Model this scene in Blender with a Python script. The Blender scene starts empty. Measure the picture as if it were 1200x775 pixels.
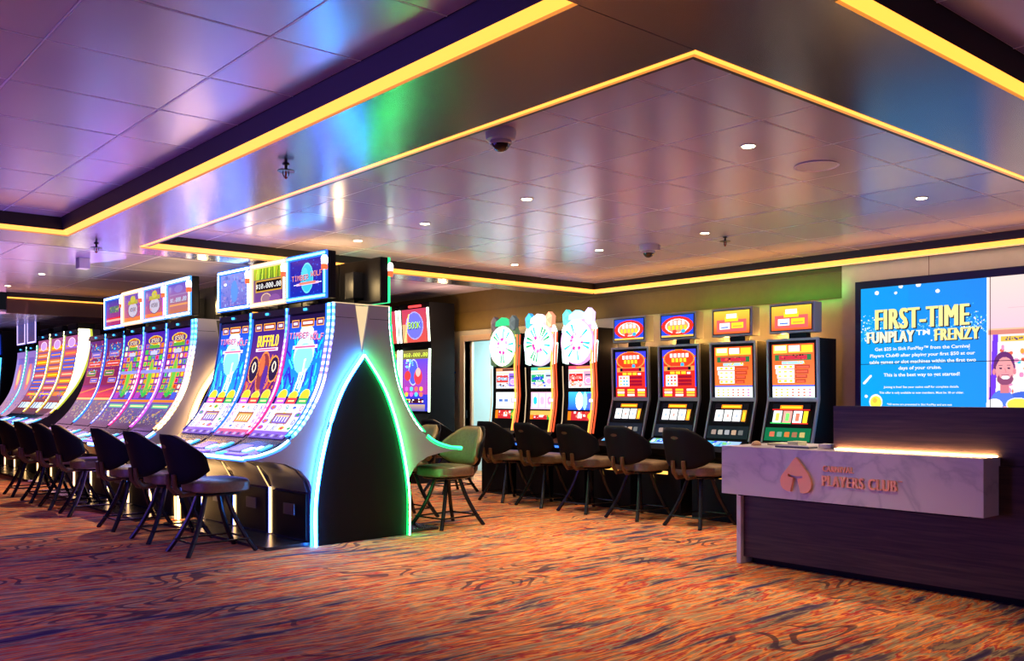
import bpy, bmesh, math, random
from mathutils import Vector, Matrix
random.seed(7)
PI = math.pi
sc = bpy.context.scene
COL = sc.collection

# ------------------------------------------------------------------ materials
def lin(c):
    return tuple((v / 12.92 if v <= 0.04045 else ((v + 0.055) / 1.055) ** 2.4) for v in c)
def srgb(r, g, b):
    return lin((r / 255, g / 255, b / 255))
def newmat(name):
    m = bpy.data.materials.new(name); m.use_nodes = True
    nt = m.node_tree; b = nt.nodes['Principled BSDF']
    return m, nt, b
def setc(b, col, rough=.5, metal=0., spec=.5, coat=0.):
    b.inputs['Base Color'].default_value = (*col, 1); b.inputs['Roughness'].default_value = rough
    b.inputs['Metallic'].default_value = metal; b.inputs['Specular IOR Level'].default_value = spec
    b.inputs['Coat Weight'].default_value = coat
def noise_bump(nt, b, scale, strength, dist=.002, vec=None):
    n = nt.nodes.new('ShaderNodeTexNoise'); n.inputs['Scale'].default_value = scale; n.inputs['Detail'].default_value = 3
    bp = nt.nodes.new('ShaderNodeBump'); bp.inputs['Strength'].default_value = strength; bp.inputs['Distance'].default_value = dist
    tc = nt.nodes.new('ShaderNodeTexCoord'); nt.links.new(tc.outputs['Object'], n.inputs['Vector'])
    nt.links.new(n.outputs['Fac'], bp.inputs['Height']); nt.links.new(bp.outputs['Normal'], b.inputs['Normal'])
    return n
def flat(name, col, rough=.5, metal=0., spec=.5, bump=0., bscale=60, var=0., coat=0.):
    m, nt, b = newmat(name); setc(b, col, rough, metal, spec, coat)
    if bump or var:
        n = noise_bump(nt, b, bscale, bump)
        if var:
            r = nt.nodes.new('ShaderNodeValToRGB'); r.color_ramp.elements[0].color = (*[c * (1 - var) for c in col], 1)
            r.color_ramp.elements[1].color = (*[min(1, c * (1 + var)) for c in col], 1)
            r.color_ramp.elements[0].position = .35; r.color_ramp.elements[1].position = .65
            nt.links.new(n.outputs['Fac'], r.inputs['Fac']); nt.links.new(r.outputs['Color'], b.inputs['Base Color'])
    return m
M = {}
M['black_plastic'] = flat('black_plastic', (.005, .005, .007), .42, spec=.12, bump=.05, bscale=200)
M['black_gloss'] = flat('black_gloss', (.01, .01, .014), .16, bump=.01, bscale=30)
M['deck_black'] = flat('deck_black', (.03, .028, .05), .22, bump=.02, bscale=80)
M['metal_floor_plate'] = flat('metal_floor_plate', (.05, .05, .06), .25, .6, bump=.03, bscale=90)
M['white_panel'] = flat('white_panel', (.33, .33, .39), .38, bump=.02, bscale=150)
M['cream_infill'] = flat('cream_infill', (.75, .6, .35), .5, bump=.05)
M['dark_infill'] = flat('dark_infill', (.01, .01, .015), .5, bump=.05)
M['silver'] = flat('silver', (.40, .40, .42), .38, .35, bump=.03, bscale=120)
M['hood_metal'] = flat('hood_metal', (.13, .13, .17), .3, .7, bump=.02, bscale=60)
M['chair_shell'] = flat('chair_shell', (.005, .005, .007), .55, bump=.15, bscale=180, spec=.12)
M['chair_vinyl'] = flat('chair_vinyl', srgb(150, 122, 78), .45, bump=.25, bscale=40, var=.12)
M['seat_vinyl_shaded'] = flat('seat_vinyl_shaded', srgb(118, 96, 68), .42, bump=.25, bscale=40, var=.12)  # chair vinyl darkened: the seats' dim light is put into the colour
M['chair_metal'] = flat('chair_metal', (.010, .010, .014), .26, .2, bump=.02, bscale=100)
M['chair_wood'] = flat('chair_wood', srgb(92, 64, 36), .4, bump=.1, bscale=30, var=.2)
M['valance'] = flat('valance', (.012, .008, .008), .5, bump=.05)
M['bulkhead_brown'] = flat('bulkhead_brown', srgb(96, 70, 60), .6, bump=.05, var=.05, bscale=4)
M['wall_olive'] = flat('wall_olive', srgb(86, 66, 28), .6, bump=.08, var=.06, bscale=12)
M['wall_beige'] = flat('wall_beige', srgb(182, 174, 160), .6, bump=.05, var=.04, bscale=8)
M['door_room'] = flat('door_room', srgb(200, 228, 232), .7, bump=.03, var=.03)
M['door_trim'] = flat('door_trim', srgb(205, 178, 145), .5, bump=.03, var=.03)
M['dark_wall'] = flat('dark_wall', (.05, .04, .05), .6, bump=.05, var=.1, bscale=6)
M['copper'] = flat('copper', srgb(244, 176, 138), .45, .1, bump=.03, bscale=90)
M['blue_label'] = flat('blue_label', srgb(20, 90, 160), .4, bump=.02)
M['camera_white'] = flat('camera_white', (.62, .6, .6), .35, bump=.02)
M['camera_dome'] = flat('camera_dome', (.004, .004, .006), .05, spec=.9)
M['clear_rim'] = flat('clear_rim', (.5, .48, .55), .08, .3)
M['speaker_grille'] = flat('speaker_grille', (.6, .55, .6), .5)
M['sprinkler'] = flat('sprinkler', (.03, .02, .02), .35, .7, bump=.02)
M['red_bulb'] = flat('red_bulb', (.5, .03, .02), .2, bump=.01)
M['paper_green_lit'] = flat('paper_green_lit', srgb(200, 205, 160), .6, var=.05)  # green light falling on the papers is put into their colour
M['paper_white'] = flat('paper_white', srgb(220, 215, 215), .6, var=.04)
M['tan_plastic'] = flat('tan_plastic', srgb(190, 150, 110), .4, var=.05)
M['grey_plastic'] = flat('grey_plastic', srgb(70, 75, 90), .4, var=.05)
M['screen_bezel'] = flat('screen_bezel', (.003, .003, .004), .35, bump=.02)

def emit_attr(name, rough, spec):
    m, nt, b = newmat(name); setc(b, (.004, .004, .005), rough, spec=spec)
    a = nt.nodes.new('ShaderNodeAttribute'); a.attribute_name = 'Col'
    nt.links.new(a.outputs['Color'], b.inputs['Emission Color']); b.inputs['Emission Strength'].default_value = 1
    return m
M['display'] = emit_attr('display', .22, .2)
M['led'] = emit_attr('led', .5, .2)
def emis(name, col, s):
    m, nt, b = newmat(name); setc(b, (.2, .2, .2), .4)
    b.inputs['Emission Color'].default_value = (*col, 1); b.inputs['Emission Strength'].default_value = s
    return m
M['cove_led'] = emis('cove_led', (1., .345, .035), 2.1)
M['cove_led_edge'] = emis('cove_led_edge', (1., .32, .02), .75)
M['cream_glow'] = emis('cream_glow', (1., .72, .36), .8)
M['desk_led'] = emis('desk_led', (1., .55, .2), 60)
M['lamp_lens'] = emis('lamp_lens', (1., .8, .5), 14)

# satin metal ceiling: shared maker
def ceiling_metal(name, col, rough, metal, ior=1.5):
    m, nt, b = newmat(name); setc(b, col, rough, metal); b.inputs['IOR'].default_value = ior
    tc = nt.nodes.new('ShaderNodeTexCoord')
    mp = nt.nodes.new('ShaderNodeMapping'); mp.inputs['Scale'].default_value = (1.3, 1.3, 1.3)
    n = nt.nodes.new('ShaderNodeTexNoise'); n.inputs['Scale'].default_value = 1.2; n.inputs['Detail'].default_value = 2
    mr = nt.nodes.new('ShaderNodeMapRange'); mr.inputs['To Min'].default_value = rough * .88; mr.inputs['To Max'].default_value = rough * 1.12
    bp = nt.nodes.new('ShaderNodeBump'); bp.inputs['Strength'].default_value = .12; bp.inputs['Distance'].default_value = .01
    L = nt.links.new
    L(tc.outputs['Object'], mp.inputs['Vector']); L(mp.outputs['Vector'], n.inputs['Vector'])
    L(n.outputs['Fac'], mr.inputs['Value']); L(mr.outputs['Result'], b.inputs['Roughness'])
    L(n.outputs['Fac'], bp.inputs['Height']); L(bp.outputs['Normal'], b.inputs['Normal'])
    return m
M['soffit'] = ceiling_metal('soffit_satin', (.030, .022, .060), .22, .0, 1.85)
M['tile'] = ceiling_metal('tile_satin', (.52, .46, .66), .23, 0., 1.75)
M['tile_joint'] = flat('tile_joint', (.80, .76, .88), .3)
M['tile_gap'] = flat('tile_gap', (.85, .8, .9), .5, bump=.02)

# dark wood laminate (grain runs along y)
def wood():
    m, nt, b = newmat('dark_wood'); setc(b, (.02, .01, .01), .42, spec=.35)
    L = nt.links.new
    tc = nt.nodes.new('ShaderNodeTexCoord'); mp = nt.nodes.new('ShaderNodeMapping'); mp.inputs['Scale'].default_value = (14, .7, 14)
    n = nt.nodes.new('ShaderNodeTexNoise'); n.inputs['Scale'].default_value = 3.5; n.inputs['Detail'].default_value = 6; n.inputs['Distortion'].default_value = .6
    r = nt.nodes.new('ShaderNodeValToRGB')
    r.color_ramp.elements[0].position = .3; r.color_ramp.elements[0].color = (.016, .010, .010, 1)
    r.color_ramp.elements[1].position = .75; r.color_ramp.elements[1].color = (.058, .030, .026, 1)
    bp = nt.nodes.new('ShaderNodeBump'); bp.inputs['Strength'].default_value = .15; bp.inputs['Distance'].default_value = .002
    L(tc.outputs['Object'], mp.inputs['Vector']); L(mp.outputs['Vector'], n.inputs['Vector']); L(n.outputs['Fac'], r.inputs['Fac'])
    L(r.outputs['Color'], b.inputs['Base Color']); L(n.outputs['Fac'], bp.inputs['Height']); L(bp.outputs['Normal'], b.inputs['Normal'])
    return m
M['dark_wood'] = wood()
def marble():
    m, nt, b = newmat('white_marble'); setc(b, (.6, .58, .6), .28)
    L = nt.links.new
    tc = nt.nodes.new('ShaderNodeTexCoord')
    n = nt.nodes.new('ShaderNodeTexNoise'); n.inputs['Scale'].default_value = 1.7; n.inputs['Detail'].default_value = 7; n.inputs['Distortion'].default_value = 1.3
    sub = nt.nodes.new('ShaderNodeMath'); sub.operation = 'SUBTRACT'; sub.inputs[1].default_value = .5
    ab = nt.nodes.new('ShaderNodeMath'); ab.operation = 'ABSOLUTE'
    r = nt.nodes.new('ShaderNodeValToRGB'); e = r.color_ramp.elements
    e[0].position = 0; e[0].color = (*srgb(172, 168, 178), 1); e[1].position = .05; e[1].color = (*srgb(196, 190, 196), 1)
    q = e.new(.02); q.color = (*srgb(186, 181, 188), 1)
    L(tc.outputs['Object'], n.inputs['Vector']); L(n.outputs['Fac'], sub.inputs[0]); L(sub.outputs[0], ab.inputs[0])
    L(ab.outputs[0], r.inputs['Fac']); L(r.outputs['Color'], b.inputs['Base Color'])
    return m
M['marble'] = marble()

def carpet():
    m, nt, b = newmat('patterned_carpet'); setc(b, (.3, .1, .05), .95, spec=.1)
    L = nt.links.new; N = nt.nodes.new
    tc = N('ShaderNodeTexCoord')
    # large scale swirl distortion of the coordinates
    nd = N('ShaderNodeTexNoise'); nd.inputs['Scale'].default_value = .55; nd.inputs['Detail'].default_value = 1.5
    L(tc.outputs['Object'], nd.inputs['Vector'])
    vs = N('ShaderNodeVectorMath'); vs.operation = 'SUBTRACT'; vs.inputs[1].default_value = (.5, .5, .5); L(nd.outputs['Color'], vs.inputs[0])
    vm = N('ShaderNodeVectorMath'); vm.operation = 'SCALE'; vm.inputs['Scale'].default_value = .35; L(vs.outputs[0], vm.inputs[0])
    va = N('ShaderNodeVectorMath'); va.operation = 'ADD'; L(tc.outputs['Object'], va.inputs[0]); L(vm.outputs[0], va.inputs[1])
    def streak(sx, sy, off, detail=3, dist=0.):
        mp = N('ShaderNodeMapping'); mp.inputs['Scale'].default_value = (sx, sy, 1); mp.inputs['Location'].default_value = (off, off * 1.7, 0)
        L(va.outputs[0], mp.inputs['Vector'])
        n = N('ShaderNodeTexNoise'); n.inputs['Scale'].default_value = 1; n.inputs['Detail'].default_value = detail
        n.inputs['Distortion'].default_value = dist; n.inputs['Roughness'].default_value = .62
        L(mp.outputs['Vector'], n.inputs['Vector']); return n
    s1 = streak(1.5, 12, 3.1, 4, .2); s2 = streak(.8, 2.4, 11.3, 2, .4); s3 = streak(3.0, 36, 23.7, 2)
    ad = N('ShaderNodeMath'); ad.operation = 'MULTIPLY_ADD'; ad.inputs[1].default_value = .55
    L(s1.outputs['Fac'], ad.inputs[0])
    m2 = N('ShaderNodeMath'); m2.operation = 'MULTIPLY'; m2.inputs[1].default_value = .45; L(s2.outputs['Fac'], m2.inputs[0]); L(m2.outputs[0], ad.inputs[2])
    r = N('ShaderNodeValToRGB'); cr = r.color_ramp; e = cr.elements
    stops = [(0, (62, 50, 84)), (.16, (84, 66, 92)), (.24, (122, 100, 84)), (.33, (176, 156, 118)), (.38, (190, 74, 62)), (.44, (176, 56, 60)), (.48, (222, 128, 62)),
             (.56, (246, 160, 84)), (.61, (180, 156, 118)), (.69, (168, 140, 104)), (.73, (206, 84, 58)), (.80, (240, 142, 66)), (.90, (98, 74, 84))]
    e[0].position = 0; e[0].color = (*srgb(*stops[0][1]), 1); e[1].position = 1; e[1].color = (*srgb(150, 124, 92), 1)
    for p, c in stops[1:]:
        q = e.new(p); q.color = (*srgb(*c), 1)
    mrr = N('ShaderNodeMapRange'); mrr.inputs['From Min'].default_value = .36; mrr.inputs['From Max'].default_value = .625; L(ad.outputs[0], mrr.inputs['Value']); L(mrr.outputs[0], r.inputs['Fac'])
    # fine thread streaks
    r3 = N('ShaderNodeValToRGB'); r3.color_ramp.elements[0].position = .38; r3.color_ramp.elements[0].color = (.55, .5, .55, 1)
    r3.color_ramp.elements[1].position = .56; r3.color_ramp.elements[1].color = (1.12, 1.08, 1.0, 1)
    L(s3.outputs['Fac'], r3.inputs['Fac'])
    mx = N('ShaderNodeMix'); mx.data_type = 'RGBA'; mx.blend_type = 'MULTIPLY'; mx.inputs['Factor'].default_value = .75
    L(r.outputs['Color'], mx.inputs['A']); L(r3.outputs['Color'], mx.inputs['B'])
    # swirling contour lines in patches
    mp = N('ShaderNodeMapping'); mp.inputs['Scale'].default_value = (.9, 1.5, 1); L(tc.outputs['Object'], mp.inputs['Vector'])
    nc = N('ShaderNodeTexNoise'); nc.inputs['Scale'].default_value = 1.15; nc.inputs['Detail'].default_value = 1.2; L(mp.outputs['Vector'], nc.inputs['Vector'])
    k = N('ShaderNodeMath'); k.operation = 'MULTIPLY'; k.inputs[1].default_value = 105; L(nc.outputs['Fac'], k.inputs[0])
    si = N('ShaderNodeMath'); si.operation = 'SINE'; L(k.outputs[0], si.inputs[0])
    th = N('ShaderNodeMapRange'); th.inputs['From Min'].default_value = .45; th.inputs['From Max'].default_value = .7; L(si.outputs[0], th.inputs['Value'])
    mk = N('ShaderNodeTexNoise'); mk.inputs['Scale'].default_value = 1.0; mk.inputs['Detail'].default_value = 2
    mp2 = N('ShaderNodeMapping'); mp2.inputs['Location'].default_value = (7.3, 2.2, 0); mp2.inputs['Scale'].default_value = (1, 1.6, 1)
    L(tc.outputs['Object'], mp2.inputs['Vector']); L(mp2.outputs['Vector'], mk.inputs['Vector'])
    mm = N('ShaderNodeMapRange'); mm.inputs['From Min'].default_value = .53; mm.inputs['From Max'].default_value = .60; L(mk.outputs['Fac'], mm.inputs['Value'])
    mu = N('ShaderNodeMath'); mu.operation = 'MULTIPLY'; L(th.outputs[0], mu.inputs[0]); L(mm.outputs[0], mu.inputs[1])
    mu2 = N('ShaderNodeMath'); mu2.operation = 'MULTIPLY'; mu2.inputs[1].default_value = .8; L(mu.outputs[0], mu2.inputs[0])
    mx2 = N('ShaderNodeMix'); mx2.data_type = 'RGBA'; mx2.inputs['B'].default_value = (*srgb(62, 44, 58), 1)
    L(mu2.outputs[0], mx2.inputs['Factor']); L(mx.outputs['Result'], mx2.inputs['A'])
    L(mx2.outputs['Result'], b.inputs['Base Color'])
    f = N('ShaderNodeTexNoise'); f.inputs['Scale'].default_value = 260; L(tc.outputs['Object'], f.inputs['Vector'])
    bp = N('ShaderNodeBump'); bp.inputs['Strength'].default_value = .35; bp.inputs['Distance'].default_value = .004
    L(f.outputs['Fac'], bp.inputs['Height']); L(bp.outputs['Normal'], b.inputs['Normal'])
    return m
M['carpet'] = carpet()

# ------------------------------------------------------------------ mesh builder
class MB:
    def __init__(s): s.v = []; s.f = []; s.c = []
    def add(s, vs, fs, col=(0, 0, 0)):
        o = len(s.v); s.v += [tuple(p) for p in vs]
        for i, f in enumerate(fs):
            s.f.append(tuple(o + k for k in f)); s.c.append(col[i] if isinstance(col, list) else col)
        return s
    def box(s, x0, x1, y0, y1, z0, z1, col=(0, 0, 0), bev=0.):
        if bev <= 0:
            vs = [(x, y, z) for x in (x0, x1) for y in (y0, y1) for z in (z0, z1)]
            return s.add(vs, [(0, 1, 3, 2), (4, 6, 7, 5), (0, 4, 5, 1), (2, 3, 7, 6), (0, 2, 6, 4), (1, 5, 7, 3)], col)
        bm = bmesh.new(); bmesh.ops.create_cube(bm, size=1)
        for v in bm.verts:
            v.co = Vector((x0 if v.co.x < 0 else x1, y0 if v.co.y < 0 else y1, z0 if v.co.z < 0 else z1))
        bmesh.ops.bevel(bm, geom=bm.edges[:], offset=bev, segments=2, profile=.6, affect='EDGES')
        s.bm(bm, col); return s
    def bm(s, bm, col=(0, 0, 0), mat=None):
        bm.verts.index_update()
        if mat is not None: bmesh.ops.transform(bm, matrix=mat, verts=bm.verts)
        s.add([v.co[:] for v in bm.verts], [tuple(v.index for v in f.verts) for f in bm.faces], col); bm.free()
    def prism(s, poly, y0, y1, col=(0, 0, 0), axis='y'):
        """poly in (a,b); extruded along axis. axis y: (x,z); axis x: (y,z); axis z: (x,y)."""
        P = {'y': lambda a, b, t: (a, t, b), 'x': lambda a, b, t: (t, a, b), 'z': lambda a, b, t: (a, b, t)}[axis]
        n = len(poly)
        vs = [P(a, b, y0) for a, b in poly] + [P(a, b, y1) for a, b in poly]
        fs = [(i, (i + 1) % n, n + (i + 1) % n, n + i) for i in range(n)]
        o = len(s.v); s.add(vs, fs, col)
        # caps triangulated (handles concave outlines)
        from mathutils.geometry import tessellate_polygon
        tris = tessellate_polygon([[Vector((a, b, 0)) for a, b in poly]])
        for t in tris:
            s.f.append(tuple(o + k for k in t)); s.c.append(col if not isinstance(col, list) else col[0])
            s.f.append(tuple(o + n + k for k in reversed(t))); s.c.append(col if not isinstance(col, list) else col[0])
        return s
    def tube(s, pts, r, n=8, col=(0, 0, 0), closed=False):
        pts = [Vector(p) for p in pts]; m = len(pts); rings = []
        up = Vector((0, 0, 1))
        for i, p in enumerate(pts):
            a = pts[i - 1] if (i > 0 or closed) else p; b = pts[(i + 1) % m] if (i < m - 1 or closed) else p
            t = (b - a).normalized()
            q = up if abs(t.dot(up)) < .95 else Vector((1, 0, 0))
            u = t.cross(q).normalized(); w = u.cross(t).normalized()
            rr = r[i] if isinstance(r, (list, tuple)) else r
            rings.append([p + (u * math.cos(2 * PI * k / n) + w * math.sin(2 * PI * k / n)) * rr for k in range(n)])
        vs = [v for R in rings for v in R]; fs = []; cs = []
        for i in range(m if closed else m - 1):
            j = (i + 1) % m
            for k in range(n):
                fs.append((i * n + k, i * n + (k + 1) % n, j * n + (k + 1) % n, j * n + k)); cs.append(col[i] if isinstance(col, list) else col)
        if not closed:
            fs.append(tuple(reversed(range(n)))); fs.append(tuple((m - 1) * n + k for k in range(n))); cs += [cs[0], cs[-1]]
        return s.add(vs, fs, cs)
    def lathe(s, prof, cx, cy, n=24, col=(0, 0, 0), cz=0, cap=True):
        vs = []; fs = []
        for r, z in prof:
            for k in range(n):
                a = 2 * PI * k / n; vs.append((cx + r * math.cos(a), cy + r * math.sin(a), cz + z))
        for i in range(len(prof) - 1):
            for k in range(n):
                fs.append((i * n + k, i * n + (k + 1) % n, (i + 1) * n + (k + 1) % n, (i + 1) * n + k))
        if cap: fs.append(tuple(range(n))); fs.append(tuple(reversed([(len(prof) - 1) * n + k for k in range(n)])))
        return s.add(vs, fs, col)
    def grid(s, fn, nu, nv, colfn=None, flip=False):
        vs = [fn(i / nu, j / nv) for j in range(nv + 1) for i in range(nu + 1)]; fs = []; cs = []
        for j in range(nv):
            for i in range(nu):
                a = j * (nu + 1) + i; q = (a, a + 1, a + nu + 2, a + nu + 1)
                fs.append(tuple(reversed(q)) if flip else q); cs.append(colfn(i, j) if colfn else (0, 0, 0))
        return s.add(vs, fs, cs)
    def build(s, name, mat, parent=None, smooth=False, props=None, fix=True):
        me = bpy.data.meshes.new(name); me.from_pydata(s.v, [], s.f); me.update()
        if any(c != (0, 0, 0) for c in s.c):
            at = me.color_attributes.new('Col', 'FLOAT_COLOR', 'CORNER'); buf = []
            for p in me.polygons:
                c = s.c[p.index]
                buf += [c[0], c[1], c[2], 1.] * p.loop_total
            at.data.foreach_set('color', buf)
        elif fix:
            bm = bmesh.new(); bm.from_mesh(me); bmesh.ops.recalc_face_normals(bm, faces=bm.faces); bm.to_mesh(me); bm.free()
        if smooth:
            me.polygons.foreach_set('use_smooth', [True] * len(me.polygons))
            if smooth != 'all':
                me.set_sharp_from_angle(angle=math.radians(38))
        me.materials.append(M[mat] if isinstance(mat, str) else mat)
        o = bpy.data.objects.new(name, me); COL.objects.link(o)
        if parent is not None: o.parent = parent
        if props:
            for k, v in props.items(): o[k] = v
        return o

def thing(name, label, cat, loc=(0, 0, 0), rz=0., group=None):
    o = bpy.data.objects.new(name, None); COL.objects.link(o); o.empty_display_size = .1
    o.location = loc; o.rotation_euler = (0, 0, rz); o['label'] = label; o['category'] = cat
    if group: o['group'] = group
    return o
def tag(o, label, cat, group=None):
    o['label'] = label; o['category'] = cat
    if group: o['group'] = group
    return o
def struct(o):
    o['kind'] = 'structure'; return o
def copy_thing(root, loc, rz, label, group=None):
    r = root.copy(); COL.objects.link(r); r.location = loc; r.rotation_euler = (0, 0, rz); r['label'] = label
    if group: r['group'] = group
    for ch in root.children:
        c = ch.copy(); COL.objects.link(c); c.parent = r
        for g in ch.children:
            d = g.copy(); COL.objects.link(d); d.parent = c
    return r

# ------------------------------------------------------------------ pixel canvas for display content
G57 = {'A': '0E11111F111111', 'B': '1E11111E11111E', 'C': '0E11101010110E', 'D': '1E11111111111E', 'E': '1F10101E10101F', 'F': '1F10101E101010',
       'G': '0E11101713110F', 'H': '1111111F111111', 'I': '0E04040404040E', 'J': '0702020202120C', 'K': '11121418141211', 'L': '1010101010101F',
       'M': '111B1515111111', 'N': '11191513111111', 'O': '0E11111111110E', 'P': '1E11111E101010', 'Q': '0E11111115120D', 'R': '1E11111E141211',
       'S': '0F10100E01011E', 'T': '1F040404040404', 'U': '1111111111110E', 'V': '11111111110A04', 'W': '11111115151B11', 'X': '11110A040A1111',
       'Y': '11110A04040404', 'Z': '1F01020408101F', '0': '0E11131519110E', '1': '040C040404040E', '2': '0E11010204081F', '3': '1F02040201110E',
       '4': '02060A121F0202', '5': '1F101E0101110E', '6': '0608101E11110E', '7': '1F010204080808', '8': '0E11110E11110E', '9': '0E11110F01020C',
       '$': '040F140E051E04', ',': '00000000060408', '.': '00000000000606', '-': '0000001F000000', ' ': '00000000000000', '!': '04040404040004'}
class Canvas:
    def __init__(s, w, h, bg=(0, 0, 0)): s.w = w; s.h = h; s.p = [[bg] * w for _ in range(h)]   # row 0 = bottom
    def px(s, x, y, c):
        x = int(x); y = int(y)
        if 0 <= x < s.w and 0 <= y < s.h: s.p[y][x] = c
    def rect(s, x0, y0, x1, y1, c):
        for y in range(max(0, int(y0)), min(s.h, int(y1))):
            for x in range(max(0, int(x0)), min(s.w, int(x1))): s.p[y][x] = c
    def grad(s, x0, y0, x1, y1, a, b):
        for y in range(max(0, int(y0)), min(s.h, int(y1))):
            t = (y - y0) / max(1, y1 - y0)
            for x in range(max(0, int(x0)), min(s.w, int(x1))): s.p[y][x] = tuple(a[k] * (1 - t) + b[k] * t for k in range(3))
    def ell(s, cx, cy, rx, ry, c, edge=None, ew=1.2):
        for y in range(int(cy - ry - 1), int(cy + ry + 2)):
            for x in range(int(cx - rx - 1), int(cx + rx + 2)):
                d = ((x + .5 - cx) / rx) ** 2 + ((y + .5 - cy) / ry) ** 2
                if d <= 1:
                    s.px(x, y, edge if (edge and d > (1 - ew / min(rx, ry)) ** 2) else c)
    def line(s, x0, y0, x1, y1, c, w=1):
        n = int(max(abs(x1 - x0), abs(y1 - y0)) * 2) + 1
        for i in range(n + 1):
            x = x0 + (x1 - x0) * i / n; y = y0 + (y1 - y0) * i / n
            for a in range(w):
                for b2 in range(w): s.px(x + a - w // 2, y + b2 - w // 2, c)
    def text(s, t, cx, y, c, k=1, sh=None, kx=None):
        kx = kx or k; W = len(t) * 6 * kx - kx; x0 = int(cx - W / 2)
        for i, ch in enumerate(t):
            g = G57.get(ch, G57[' '])
            for r in range(7):
                b = int(g[r * 2:r * 2 + 2], 16)
                for q in range(5):
                    if b >> (4 - q) & 1:
                        xx = x0 + (i * 6 + q) * kx; yy = y + (6 - r) * k
                        if sh: s.rect(xx + 1, yy - 1, xx + kx + 1, yy + k - 1, sh)
                        s.rect(xx, yy, xx + kx, yy + k, c)
    def speck(s, x0, y0, x1, y1, n, cols, r=1):
        for _ in range(n):
            x = random.uniform(x0, x1); y = random.uniform(y0, y1); c = random.choice(cols)
            s.rect(x, y, x + random.randint(1, r + 1), y + random.randint(1, r), c)
    def scale(s, k):
        return [[tuple(v * k for v in c) for c in row] for row in s.p]
def C_(r, g, b): return srgb(r, g, b)
def display(name, cv, k, fn, parent, mat='display'):
    """fn(u,v)->(x,y,z): u 0..1 left->right as seen by the viewer, v 0 bottom..1 top"""
    data = cv.scale(k); mb = MB(); mb.grid(fn, cv.w, cv.h, lambda i, j: data[j][i])
    return mb.build(name, mat, parent)

WH = C_(255, 255, 255); YE = C_(255, 214, 40); OR = C_(250, 130, 20); RD = C_(220, 30, 30); GR = C_(40, 200, 80); CY = C_(40, 210, 250)
BL = C_(30, 70, 230); NV = C_(14, 18, 90); PU = C_(130, 60, 220); PK = C_(250, 90, 190); BK = C_(8, 6, 14); LV = C_(206, 200, 250)

def reels(c, y0, y1, bgc, accent, w=None):
    """pale reel window with card symbols and a small jackpot panel"""
    w = w or c.w; c.grad(0, y0, w, y1, bgc, tuple(min(1, v * 1.1) for v in bgc))
    cols = [C_(40, 60, 190), C_(30, 150, 90), C_(200, 50, 70), C_(140, 60, 190), C_(60, 90, 210), C_(210, 110, 40)]
    rows = 4; rh = (y1 - y0) / rows
    for r in range(rows):
        for k in range(5):
            cx = (k + .5) * w / 5; cy = y0 + (r + .5) * rh
            ch = random.choice('J9KQA10O'); co = random.choice(cols)
            if random.random() < .3: c.ell(cx, cy, w / 13, rh * .32, co, edge=random.choice([YE, WH, PU]))
            else: c.text(ch, cx, int(cy - 3.5), co)
    c.rect(w * .27, y0 + rh * 1.2, w * .74, y0 + rh * 2.75, C_(150, 90, 40)); c.rect(w * .30, y0 + rh * 1.35, w * .71, y0 + rh * 2.6, accent)
    for k in range(5):
        c.rect(w * (.33 + k * .078), y0 + rh * 1.5, w * (.33 + k * .078) + 2, y0 + rh * 1.5 + 7, C_(240, 230, 210))
    c.rect(w * .33, y0 + rh * 2.25, w * .69, y0 + rh * 2.45, C_(250, 180, 120))
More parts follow.
